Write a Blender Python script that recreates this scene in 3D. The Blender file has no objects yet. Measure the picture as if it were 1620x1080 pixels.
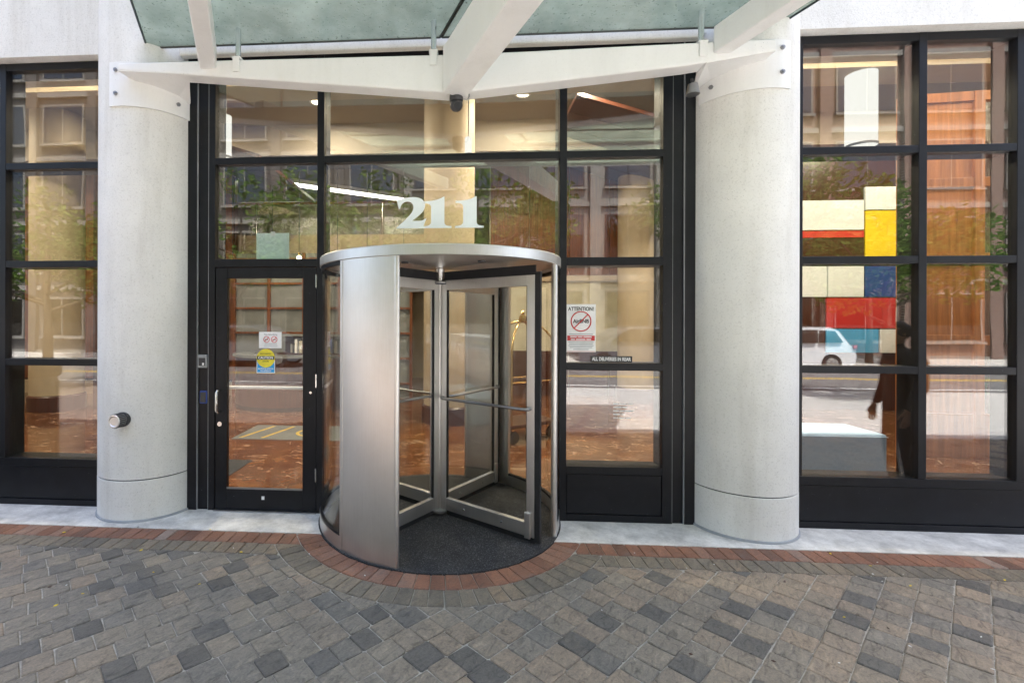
import bpy, math, random
from mathutils import Vector, Matrix

# ------------------------------------------------------------------ camera, world, sun, exposure
S = bpy.context.scene
CAM_D, CAM_H, YAW, ROLL = 4.1257, 1.70, 0.066225, 0.003067
FPX, PX0, PY0 = 754.12, 683.37, 507.46            # focal length and principal point on the 1620 x 1080 frame
cd = bpy.data.cameras.new('camera'); cam = bpy.data.objects.new('camera', cd); S.collection.objects.link(cam)
cd.sensor_width = 36.0; cd.lens = 36.0 * FPX / 1620.0
cd.shift_x = (810 - PX0) / 1620.0; cd.shift_y = -(540 - PY0) / 1620.0
cd.clip_start = 0.05; cd.clip_end = 2000.0
cam.matrix_world = (Matrix.Translation((0, -CAM_D, CAM_H)) @ Matrix.Rotation(YAW, 4, 'Z')
                    @ Matrix.Rotation(math.radians(90), 4, 'X') @ Matrix.Rotation(ROLL, 4, 'Z'))
S.camera = cam

SUN_EL, SUN_AZ = math.radians(67), math.radians(30)   # azimuth measured from +Y towards +X
w = bpy.data.worlds.new('World'); S.world = w; w.use_nodes = True
nt = w.node_tree; nt.nodes.clear()
sky = nt.nodes.new('ShaderNodeTexSky'); sky.sky_type = 'NISHITA'; sky.sun_disc = False
sky.sun_elevation = SUN_EL; sky.sun_rotation = SUN_AZ; sky.air_density = 1.0; sky.dust_density = 5.2; sky.ozone_density = 1.0
bg = nt.nodes.new('ShaderNodeBackground'); bg.inputs['Strength'].default_value = 0.15
wo = nt.nodes.new('ShaderNodeOutputWorld')
nt.links.new(sky.outputs[0], bg.inputs[0]); nt.links.new(bg.outputs[0], wo.inputs[0])
sd = bpy.data.lights.new('sun', 'SUN'); sd.energy = 4.0; sd.angle = math.radians(0.6); sd.color = (1.0, 0.95, 0.88)
sun = bpy.data.objects.new('sun', sd); S.collection.objects.link(sun)
sdir = Vector((math.sin(SUN_AZ) * math.cos(SUN_EL), math.cos(SUN_AZ) * math.cos(SUN_EL), math.sin(SUN_EL)))
sun.rotation_euler = sdir.to_track_quat('Z', 'Y').to_euler(); sun.location = (10, 20, 40)
S.view_settings.view_transform = 'Standard'; S.view_settings.look = 'None'
S.view_settings.gamma = 1.0; S.view_settings.exposure = 2.35
S.render.engine = 'CYCLES'
S.cycles.max_bounces = 14; S.cycles.diffuse_bounces = 5; S.cycles.glossy_bounces = 6
S.cycles.transmission_bounces = 8; S.cycles.transparent_max_bounces = 40
S.cycles.use_denoising = True
S.cycles.sample_clamp_indirect = 8.0

# ------------------------------------------------------------------ pixel -> place (uses the camera above)
def ray(px, py):
    a, b = px - PX0, py - PY0
    c, s = math.cos(ROLL), math.sin(ROLL)
    u, v = a * c + b * s, -a * s + b * c
    x, f, z = u / FPX, 1.0, -v / FPX
    return Vector((x * math.cos(YAW) - math.sin(YAW) * f, x * math.sin(YAW) + math.cos(YAW) * f, z))
ORG = Vector((0, -CAM_D, CAM_H))
def on_ground(px, py, z=0.0):
    d = ray(px, py); return ORG + d * ((z - CAM_H) / d.z)
def on_plane(px, py, y=0.0):
    d = ray(px, py); return ORG + d * ((y + CAM_D) / d.y)
def project(P):
    x, y, z = P[0], P[1] + CAM_D, P[2] - CAM_H
    xc = x * math.cos(YAW) + y * math.sin(YAW); zc = -x * math.sin(YAW) + y * math.cos(YAW)
    if zc < 0.05: return None
    return PX0 + FPX * xc / zc, PY0 - FPX * z / zc

# ------------------------------------------------------------------ materials
M = {}
def nodes_of(name):
    m = bpy.data.materials.new(name); m.use_nodes = True; M[name] = m
    n = m.node_tree.nodes; l = m.node_tree.links; n.clear()
    out = n.new('ShaderNodeOutputMaterial')
    return m, n, l, out
def ramp(n, stops):
    r = n.new('ShaderNodeValToRGB'); e = r.color_ramp.elements
    while len(e) < len(stops): e.new(0.5)
    for k, (p, c) in enumerate(stops): e[k].position = p; e[k].color = (*c, 1)
    return r
def noise(n, l, scale, detail=4, rough=0.55, vec=None, stretch=None, obj=True):
    tc = n.new('ShaderNodeTexCoord'); t = n.new('ShaderNodeTexNoise')
    t.inputs['Scale'].default_value = scale; t.inputs['Detail'].default_value = detail; t.inputs['Roughness'].default_value = rough
    src = vec if vec is not None else tc.outputs['Object']
    if stretch:
        mp = n.new('ShaderNodeMapping'); mp.inputs['Scale'].default_value = stretch
        l.new(src, mp.inputs['Vector']); src = mp.outputs[0]
    l.new(src, t.inputs['Vector'])
    return t
def mixc(n, l, fac, a, b, mode='MIX'):
    x = n.new('ShaderNodeMix'); x.data_type = 'RGBA'; x.blend_type = mode
    for sock, v in ((x.inputs[0], fac), (x.inputs[6], a), (x.inputs[7], b)):
        if hasattr(v, 'is_linked'): l.new(v, sock)
        elif isinstance(v, (int, float)): sock.default_value = v
        else: sock.default_value = (*v, 1)
    return x.outputs[2]
def simple(name, col, rough=0.5, metal=0.0, var=0.15, scale=6.0, bump=0.0, bscale=40.0, stretch=None, spec=0.5, rvar=0.0, coat=0.0):
    m, n, l, out = nodes_of(name)
    b = n.new('ShaderNodeBsdfPrincipled'); l.new(b.outputs[0], out.inputs[0])
    b.inputs['Roughness'].default_value = rough; b.inputs['Metallic'].default_value = metal
    b.inputs['Specular IOR Level'].default_value = spec; b.inputs['Coat Weight'].default_value = coat
    t = noise(n, l, scale, 5, 0.6, stretch=stretch)
    lo = tuple(c * (1 - var) for c in col); hi = tuple(min(1, c * (1 + var)) for c in col)
    r = ramp(n, [(0.3, lo), (0.7, hi)]); l.new(t.outputs[0], r.inputs[0]); l.new(r.outputs[0], b.inputs['Base Color'])
    if rvar:
        mr = n.new('ShaderNodeMapRange'); mr.inputs[1].default_value = 0.3; mr.inputs[2].default_value = 0.7
        mr.inputs[3].default_value = rough - rvar; mr.inputs[4].default_value = rough + rvar
        l.new(t.outputs[0], mr.inputs[0]); l.new(mr.outputs[0], b.inputs['Roughness'])
    if bump:
        t2 = noise(n, l, bscale, 4, 0.6, stretch=stretch); bp = n.new('ShaderNodeBump')
        bp.inputs['Strength'].default_value = bump; bp.inputs['Distance'].default_value = 0.01
        l.new(t2.outputs[0], bp.inputs['Height']); l.new(bp.outputs[0], b.inputs['Normal'])
    return m
def emit(name, col, strength):
    m, n, l, out = nodes_of(name); e = n.new('ShaderNodeEmission')
    e.inputs[0].default_value = (*col, 1); e.inputs[1].default_value = strength; l.new(e.outputs[0], out.inputs[0]); return m
def glass(name, tint, refl, rough=0.0, wav=0.0, wscale=1.6):
    m, n, l, out = nodes_of(name)
    tr = n.new('ShaderNodeBsdfTransparent'); tr.inputs[0].default_value = (*tint, 1)
    gl = n.new('ShaderNodeBsdfGlossy'); gl.inputs['Roughness'].default_value = rough; gl.inputs[0].default_value = (0.97, 0.98, 1, 1)
    lw = n.new('ShaderNodeLayerWeight'); lw.inputs[0].default_value = 0.5
    pw = n.new('ShaderNodeMath'); pw.operation = 'POWER'; pw.inputs[1].default_value = 5.0
    mr = n.new('ShaderNodeMapRange'); mr.inputs[3].default_value = refl; mr.inputs[4].default_value = 1.0
    mx = n.new('ShaderNodeMixShader')
    l.new(lw.outputs['Facing'], pw.inputs[0]); l.new(pw.outputs[0], mr.inputs[0]); l.new(mr.outputs[0], mx.inputs[0])
    l.new(tr.outputs[0], mx.inputs[1]); l.new(gl.outputs[0], mx.inputs[2]); l.new(mx.outputs[0], out.inputs[0])
    if wav:
        t = noise(n, l, wscale, 1, 0.4); bp = n.new('ShaderNodeBump'); bp.inputs['Strength'].default_value = wav; bp.inputs['Distance'].default_value = 0.02
        l.new(t.outputs[0], bp.inputs['Height']); l.new(bp.outputs[0], gl.inputs['Normal'])
    return m

def mat_concrete(name, base, pit=0.35, stain=0.10, amt=1.0, bs=1.3):
    m, n, l, out = nodes_of(name)
    b = n.new('ShaderNodeBsdfPrincipled'); l.new(b.outputs[0], out.inputs[0]); b.inputs['Roughness'].default_value = 0.72
    big = noise(n, l, bs, 6, 0.68); fine = noise(n, l, 70, 4, 0.75); strk = noise(n, l, 5.0, 5, 0.65, stretch=(1, 1, 0.12))
    r = ramp(n, [(0.3, tuple(c * (1 - stain) for c in base)), (0.65, base)]); l.new(big.outputs[0], r.inputs[0])
    r2 = ramp(n, [(0.30, (0.74, 0.72, 0.68)), (0.5, (1, 1, 1))]); l.new(strk.outputs[0], r2.inputs[0])
    r3 = ramp(n, [(0.30, (0.45, 0.44, 0.42)), (0.47, (1, 1, 1))]); l.new(fine.outputs[0], r3.inputs[0])
    vo = n.new('ShaderNodeTexVoronoi'); vo.inputs['Scale'].default_value = 55; tc = n.new('ShaderNodeTexCoord'); l.new(tc.outputs['Object'], vo.inputs['Vector'])
    r4 = ramp(n, [(0.07, (0.25, 0.24, 0.22)), (0.14, (1, 1, 1))]); l.new(vo.outputs['Distance'], r4.inputs[0])
    sel = noise(n, l, 3.5, 3, 0.6); r5 = ramp(n, [(0.56, (0, 0, 0)), (0.68, (1, 1, 1))]); l.new(sel.outputs[0], r5.inputs[0])
    c = mixc(n, l, 0.45 * amt, r.outputs[0], r2.outputs[0], 'MULTIPLY'); c = mixc(n, l, 0.4 * amt * amt, c, r3.outputs[0], 'MULTIPLY')
    c2 = mixc(n, l, 1.0, c, r4.outputs[0], 'MULTIPLY'); c = mixc(n, l, r5.outputs[0], c, c2)
    l.new(c, b.inputs['Base Color'])
    bp = n.new('ShaderNodeBump'); bp.inputs['Strength'].default_value = pit; bp.inputs['Distance'].default_value = 0.004
    l.new(fine.outputs[0], bp.inputs['Height']); l.new(bp.outputs[0], b.inputs['Normal'])
mat_concrete('white_concrete', (0.80, 0.79, 0.755), 0.6, 0.13)
mat_concrete('white_paint', (0.84, 0.84, 0.83), 0.04, 0.06, 0.45)
M['white_paint'].node_tree.nodes['Principled BSDF'].inputs['Roughness'].default_value = 0.4
mat_concrete('apron_concrete', (0.78, 0.765, 0.735), 0.3, 0.50, 1.0, 4.5)

def mat_black():
    m, n, l, out = nodes_of('black_frame')
    b = n.new('ShaderNodeBsdfPrincipled'); l.new(b.outputs[0], out.inputs[0])
    b.inputs['Roughness'].default_value = 0.38; b.inputs['Specular IOR Level'].default_value = 0.34
    t = noise(n, l, 3, 4, 0.6); ch = noise(n, l, 130, 2, 0.5); dust = noise(n, l, 12, 6, 0.7)
    r = ramp(n, [(0.3, (0.0035, 0.004, 0.006)), (0.7, (0.007, 0.008, 0.012))]); l.new(t.outputs[0], r.inputs[0])
    rc = ramp(n, [(0.77, (0, 0, 0)), (0.80, (1, 1, 1))]); l.new(ch.outputs[0], rc.inputs[0])
    c = mixc(n, l, rc.outputs[0], r.outputs[0], (0.35, 0.35, 0.36))
    rd = ramp(n, [(0.5, (0, 0, 0)), (0.8, (0.035, 0.035, 0.035))]); l.new(dust.outputs[0], rd.inputs[0])
    c = mixc(n, l, rd.outputs[0], c, (0.12, 0.125, 0.13)); l.new(c, b.inputs['Base Color'])
    mr = n.new('ShaderNodeMapRange'); mr.inputs[3].default_value = 0.28; mr.inputs[4].default_value = 0.55
    l.new(dust.outputs[0], mr.inputs[0]); l.new(mr.outputs[0], b.inputs['Roughness'])
mat_black()

def mat_stone(name, stops, streak=1.0):
    """one colour per stone, read from the 'tone' attribute, plus veins and a riven surface"""
    m, n, l, out = nodes_of(name)
    b = n.new('ShaderNodeBsdfPrincipled'); l.new(b.outputs[0], out.inputs[0])
    at = n.new('ShaderNodeAttribute'); at.attribute_name = 'tone'
    r = ramp(n, stops); l.new(at.outputs['Fac'], r.inputs[0])
    ge = n.new('ShaderNodeNewGeometry')
    mp = n.new('ShaderNodeMapping'); mp.inputs['Rotation'].default_value = (0, 0, 0.6)
    ro = n.new('ShaderNodeVectorMath'); ro.operation = 'ADD'; sc = n.new('ShaderNodeVectorMath'); sc.operation = 'SCALE'; sc.inputs['Scale'].default_value = 37.0
    l.new(at.outputs['Color'], sc.inputs[0]); l.new(ge.outputs['Position'], ro.inputs[0]); l.new(sc.outputs[0], ro.inputs[1]); l.new(ro.outputs[0], mp.inputs[0])
    v1 = noise(n, l, 26, 8, 0.72, vec=mp.outputs[0], stretch=(1, 0.38, 1)); v2 = noise(n, l, 85, 5, 0.75, vec=mp.outputs[0]); v3 = noise(n, l, 7, 4, 0.6, vec=ge.outputs['Position'])
    d = v1; d.inputs['Distortion'].default_value = 1.2
    r1 = ramp(n, [(0.32, (0.30, 0.29, 0.28)), (0.46, (0.80, 0.80, 0.80)), (0.58, (1.0, 0.98, 0.95)), (0.72, (1.55, 1.5, 1.42))]); l.new(v1.outputs[0], r1.inputs[0])
    r2 = ramp(n, [(0.32, (0.55, 0.55, 0.55)), (0.5, (0.95, 0.95, 0.95)), (0.68, (1.3, 1.28, 1.25))]); l.new(v2.outputs[0], r2.inputs[0])
    c = mixc(n, l, 0.9 * streak, r.outputs[0], r1.outputs[0], 'MULTIPLY'); c = mixc(n, l, 0.6, c, r2.outputs[0], 'MULTIPLY')
    r3 = ramp(n, [(0.55, (0, 0, 0)), (0.75, (0.35, 0.35, 0.35))]); l.new(v3.outputs[0], r3.inputs[0])
    c = mixc(n, l, r3.outputs[0], c, (0.20, 0.185, 0.165)); l.new(c, b.inputs['Base Color'])
    mr = n.new('ShaderNodeMapRange'); mr.inputs[3].default_value = 0.42; mr.inputs[4].default_value = 0.75
    l.new(v1.outputs[0], mr.inputs[0]); l.new(mr.outputs[0], b.inputs['Roughness'])
    ad = n.new('ShaderNodeMath'); ad.operation = 'MULTIPLY_ADD'; ad.inputs[1].default_value = 0.25
    l.new(v2.outputs[0], ad.inputs[0]); l.new(v1.outputs[0], ad.inputs[2])
    bp = n.new('ShaderNodeBump'); bp.inputs['Strength'].default_value = 0.9 * streak; bp.inputs['Distance'].default_value = 0.02
    l.new(ad.outputs[0], bp.inputs['Height']); l.new(bp.outputs[0], b.inputs['Normal'])
mat_stone('paver_stone', [(0.0, (0.125, 0.117, 0.109)), (0.22, (0.165, 0.156, 0.146)), (0.28, (0.225, 0.208, 0.186)), (0.5, (0.27, 0.240, 0.202)), (0.75, (0.305, 0.252, 0.20)), (1.0, (0.35, 0.275, 0.21))], 1.0)
mat_stone('red_brick', [(0.0, (0.17, 0.088, 0.064)), (0.35, (0.235, 0.112, 0.074)), (0.6, (0.28, 0.13, 0.084)), (0.85, (0.29, 0.165, 0.12)), (1.0, (0.31, 0.235, 0.20))], 0.7)
mat_stone('tan_brick', [(0.0, (0.16, 0.14, 0.115)), (0.6, (0.24, 0.205, 0.16)), (1.0, (0.28, 0.215, 0.155))], 0.9)
simple('joint_sand', (0.38, 0.36, 0.33), 0.9, var=0.3, scale=30, bump=0.4, bscale=120)

def mat_steel():
    m, n, l, out = nodes_of('brushed_steel')
    b = n.new('ShaderNodeBsdfPrincipled'); l.new(b.outputs[0], out.inputs[0])
    b.inputs['Metallic'].default_value = 1.0; b.inputs['Anisotropic'].default_value = 0.4
    t = noise(n, l, 260, 3, 0.6, stretch=(1, 1, 0.015)); sm = noise(n, l, 2.2, 5, 0.65)
    r = ramp(n, [(0.3, (0.685, 0.67, 0.65)), (0.7, (0.74, 0.725, 0.705))]); l.new(t.outputs[0], r.inputs[0])
    r2 = ramp(n, [(0.3, (0.88, 0.86, 0.85)), (0.6, (1, 1, 1))]); l.new(sm.outputs[0], r2.inputs[0])
    l.new(mixc(n, l, 0.8, r.outputs[0], r2.outputs[0], 'MULTIPLY'), b.inputs['Base Color'])
    mr = n.new('ShaderNodeMapRange'); mr.inputs[3].default_value = 0.32; mr.inputs[4].default_value = 0.48
    l.new(sm.outputs[0], mr.inputs[0]); l.new(mr.outputs[0], b.inputs['Roughness'])
mat_steel()
simple('chrome', (0.72, 0.72, 0.71), 0.16, 1.0, 0.05)
simple('grey_metal', (0.33, 0.33, 0.34), 0.4, 1.0, 0.1)
simple('brass', (0.72, 0.50, 0.20), 0.22, 1.0, 0.08)
simple('seal_black', (0.012, 0.012, 0.014), 0.6)
simple('dark_plastic', (0.04, 0.04, 0.045), 0.45)
simple('reader_grey', (0.32, 0.33, 0.34), 0.4)
simple('white_plastic', (0.8, 0.8, 0.8), 0.4, var=0.03)
def mat_mat():
    m, n, l, out = nodes_of('floor_mat')
    b = n.new('ShaderNodeBsdfPrincipled'); l.new(b.outputs[0], out.inputs[0]); b.inputs['Roughness'].default_value = 0.95
    t = noise(n, l, 110, 3, 0.85); u = noise(n, l, 4, 5, 0.6)
    r = ramp(n, [(0.40, (0.012, 0.013, 0.016)), (0.56, (0.035, 0.036, 0.04)), (0.66, (0.17, 0.17, 0.18))]); l.new(t.outputs[0], r.inputs[0])
    r2 = ramp(n, [(0.3, (0.6, 0.6, 0.62)), (0.7, (1.25, 1.2, 1.15))]); l.new(u.outputs[0], r2.inputs[0])
    l.new(mixc(n, l, 1.0, r.outputs[0], r2.outputs[0], 'MULTIPLY'), b.inputs['Base Color'])
    bp = n.new('ShaderNodeBump'); bp.inputs['Strength'].default_value = 0.6; bp.inputs['Distance'].default_value = 0.004
    l.new(t.outputs[0], bp.inputs['Height']); l.new(bp.outputs[0], b.inputs['Normal'])
mat_mat()
glass('pane_glass', (0.88, 0.895, 0.88), 0.10, 0.0, 0.03)
glass('door_glass', (0.92, 0.93, 0.92), 0.065, 0.0, 0.01)
glass('car_glass', (0.25, 0.27, 0.27), 0.12)
def mat_canopy():
    m, n, l, out = nodes_of('canopy_glass')
    tr = n.new('ShaderNodeBsdfTransparent'); tr.inputs[0].default_value = (0.64, 0.72, 0.65, 1)
    tl = n.new('ShaderNodeBsdfTranslucent'); df = n.new('ShaderNodeBsdfDiffuse'); gl = n.new('ShaderNodeBsdfGlossy'); gl.inputs['Roughness'].default_value = 0.03
    t = noise(n, l, 3.0, 6, 0.65); r = ramp(n, [(0.3, (0.36, 0.385, 0.33)), (0.7, (0.72, 0.75, 0.66))]); l.new(t.outputs[0], r.inputs[0])
    sp = noise(n, l, 45, 2, 0.5); rs = ramp(n, [(0.64, (1, 1, 1)), (0.70, (0.2, 0.18, 0.15))]); l.new(sp.outputs[0], rs.inputs[0])
    c = mixc(n, l, 1.0, r.outputs[0], rs.outputs[0], 'MULTIPLY'); l.new(c, tl.inputs[0]); l.new(c, df.inputs[0])
    m1 = n.new('ShaderNodeMixShader'); m1.inputs[0].default_value = 0.35; l.new(tl.outputs[0], m1.inputs[1]); l.new(df.outputs[0], m1.inputs[2])
    m2 = n.new('ShaderNodeMixShader'); m2.inputs[0].default_value = 0.48; l.new(tr.outputs[0], m2.inputs[1]); l.new(m1.outputs[0], m2.inputs[2])
    m3 = n.new('ShaderNodeMixShader'); m3.inputs[0].default_value = 0.07; l.new(m2.outputs[0], m3.inputs[1]); l.new(gl.outputs[0], m3.inputs[2]); l.new(m3.outputs[0], out.inputs[0])
mat_canopy()
simple('glass_edge', (0.02, 0.03, 0.028), 0.4)

def mat_marble():
    m, n, l, out = nodes_of('marble_floor')
    b = n.new('ShaderNodeBsdfPrincipled'); l.new(b.outputs[0], out.inputs[0]); b.inputs['Roughness'].default_value = 0.10
    t = noise(n, l, 1.1, 7, 0.62); t.inputs['Distortion'].default_value = 1.6
    t2 = noise(n, l, 4.5, 6, 0.65); v = noise(n, l, 1.7, 5, 0.55, stretch=(0.45, 1, 1)); v.inputs['Distortion'].default_value = 2.2
    r = ramp(n, [(0.30, (0.095, 0.036, 0.018)), (0.55, (0.185, 0.078, 0.035)), (0.75, (0.30, 0.155, 0.065))]); l.new(t.outputs[0], r.inputs[0])  # golden end of the ramp puts warm floor highlights into the colour
    r2 = ramp(n, [(0.3, (0.7, 0.65, 0.6)), (0.7, (1.15, 1.1, 1.05))]); l.new(t2.outputs[0], r2.inputs[0])
    rv = ramp(n, [(0.491, (0, 0, 0)), (0.5, (1, 1, 1)), (0.509, (0, 0, 0))]); l.new(v.outputs[0], rv.inputs[0])
    cut = ramp(n, [(0.46, (0, 0, 0)), (0.56, (1, 1, 1))]); l.new(t2.outputs[0], cut.inputs[0])
    c = mixc(n, l, 1.0, r.outputs[0], r2.outputs[0], 'MULTIPLY')
    f = mixc(n, l, 1.0, rv.outputs[0], cut.outputs[0], 'MULTIPLY')
    l.new(mixc(n, l, f, c, (0.62, 0.48, 0.36)), b.inputs['Base Color'])
mat_marble()
simple('wood', (0.18, 0.060, 0.023), 0.30, 0, 0.35, 5, stretch=(6, 6, 0.35))
simple('wood_dark', (0.06, 0.019, 0.011), 0.30, 0, 0.3, 5, stretch=(6, 6, 0.4))
simple('wood_orange', (0.34, 0.13, 0.042), 0.32, 0, 0.3, 4, stretch=(6, 6, 0.3))
simple('beige_plaster', (0.42, 0.34, 0.235), 0.6, 0, 0.05)
simple('ceiling_paint', (0.30, 0.26, 0.21), 0.8, 0, 0.04)
simple('pale_wall', (0.52, 0.49, 0.38), 0.5, 0, 0.22, 2.0)
simple('grey_panel', (0.22, 0.23, 0.23), 0.25, 0, 0.15, 2)
simple('sofa_fabric', (0.32, 0.46, 0.64), 0.85, 0, 0.08, 30, bump=0.2, bscale=200)
simple('paint_red', (0.55, 0.03, 0.03), 0.35, var=0.05); simple('paint_blue', (0.02, 0.06, 0.28), 0.35, var=0.05)
simple('paint_cyan', (0.08, 0.45, 0.90), 0.35, var=0.05); simple('paint_yellow', (0.85, 0.62, 0.02), 0.35, var=0.05)
simple('paint_white', (0.80, 0.86, 0.90), 0.4, var=0.04)
simple('print_black', (0.02, 0.02, 0.022), 0.5); simple('print_red', (0.60, 0.03, 0.035), 0.5); simple('print_yellow', (0.85, 0.72, 0.05), 0.5)
simple('print_blue', (0.02, 0.33, 0.72), 0.5); simple('print_white', (0.85, 0.85, 0.85), 0.5); simple('vinyl', (0.86, 0.92, 0.93), 0.4, var=0.08, scale=3); simple('print_grey', (0.35, 0.37, 0.4), 0.5)
simple('notice_paper', (0.72, 0.84, 0.82), 0.6, var=0.03)
simple('brick_paving', (0.20, 0.155, 0.13), 0.8, 0, 0.25, 9)
simple('plaza_stone', (0.46, 0.455, 0.445), 0.6, 0, 0.16, 2.5, stretch=(1, 3, 1))
simple('asphalt', (0.12, 0.12, 0.122), 0.85, 0, 0.35, 3, bump=0.3, bscale=150)
simple('road_white', (0.72, 0.72, 0.70), 0.7, 0, 0.15, 8); simple('road_yellow', (0.50, 0.34, 0.06), 0.7, 0, 0.15, 8)
simple('kerb_stone', (0.40, 0.39, 0.37), 0.8, 0, 0.15, 6)
simple('sidewalk', (0.42, 0.41, 0.385), 0.85, 0, 0.12, 4)
simple('earth', (0.11, 0.095, 0.07), 0.95, 0, 0.2, 2)
simple('bark', (0.09, 0.07, 0.05), 0.9, 0, 0.3, 10, bump=0.6, bscale=30, stretch=(3, 3, 0.5))
def mat_leaf():
    m, n, l, out = nodes_of('leaf')
    b = n.new('ShaderNodeBsdfDiffuse'); t = n.new('ShaderNodeBsdfTranslucent'); mx = n.new('ShaderNodeMixShader'); mx.inputs[0].default_value = 0.35
    g = n.new('ShaderNodeNewGeometry'); r = ramp(n, [(0.0, (0.04, 0.09, 0.018)), (0.6, (0.075, 0.15, 0.03)), (1.0, (0.14, 0.20, 0.05))])
    l.new(g.outputs['Random Per Island'], r.inputs[0]); l.new(r.outputs[0], b.inputs[0]); l.new(r.outputs[0], t.inputs[0])
    l.new(b.outputs[0], mx.inputs[1]); l.new(t.outputs[0], mx.inputs[2]); l.new(mx.outputs[0], out.inputs[0])
mat_leaf()
def mat_wallbrick():
    m, n, l, out = nodes_of('street_brick')
    b = n.new('ShaderNodeBsdfPrincipled'); l.new(b.outputs[0], out.inputs[0]); b.inputs['Roughness'].default_value = 0.8
    tc = n.new('ShaderNodeTexCoord'); mp = n.new('ShaderNodeMapping'); mp.inputs['Rotation'].default_value = (math.radians(90), 0, 0)
    br = n.new('ShaderNodeTexBrick'); br.inputs['Scale'].default_value = 4.0; br.inputs['Color1'].default_value = (0.15, 0.085, 0.065, 1); br.inputs['Color2'].default_value = (0.20, 0.115, 0.085, 1); br.inputs['Mortar'].default_value = (0.4, 0.37, 0.33, 1); br.inputs['Mortar Size'].default_value = 0.012
    l.new(tc.outputs['Object'], mp.inputs[0]); l.new(mp.outputs[0], br.inputs['Vector']); l.new(br.outputs[0], b.inputs['Base Color'])
mat_wallbrick()
simple('grey_brick', (0.10, 0.092, 0.085), 0.8, 0, 0.2, 4)
simple('limestone', (0.235, 0.225, 0.205), 0.8, 0, 0.12, 3)
simple('car_white', (0.78, 0.79, 0.80), 0.25, 0, 0.02, coat=0.6); simple('car_grey', (0.16, 0.17, 0.19), 0.25, 0.3, 0.02, coat=0.6)
simple('tyre', (0.02, 0.02, 0.02), 0.8); simple('lamp_red', (0.45, 0.02, 0.02), 0.2)
simple('cloth_black', (0.018, 0.018, 0.022), 0.85); simple('skin', (0.38, 0.22, 0.15), 0.5); simple('hair', (0.02, 0.015, 0.012), 0.6); simple('shoe', (0.55, 0.55, 0.55), 0.6); simple('backpack', (0.03, 0.05, 0.06), 0.8)
emit('lamp_warm', (1.0, 0.80, 0.50), 6.0); emit('lamp_white', (1.0, 0.94, 0.82), 2.2); emit('lamp_tube', (1.0, 0.96, 0.88), 0.27)
simple('bin_green', (0.02, 0.045, 0.05), 0.4)

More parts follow.
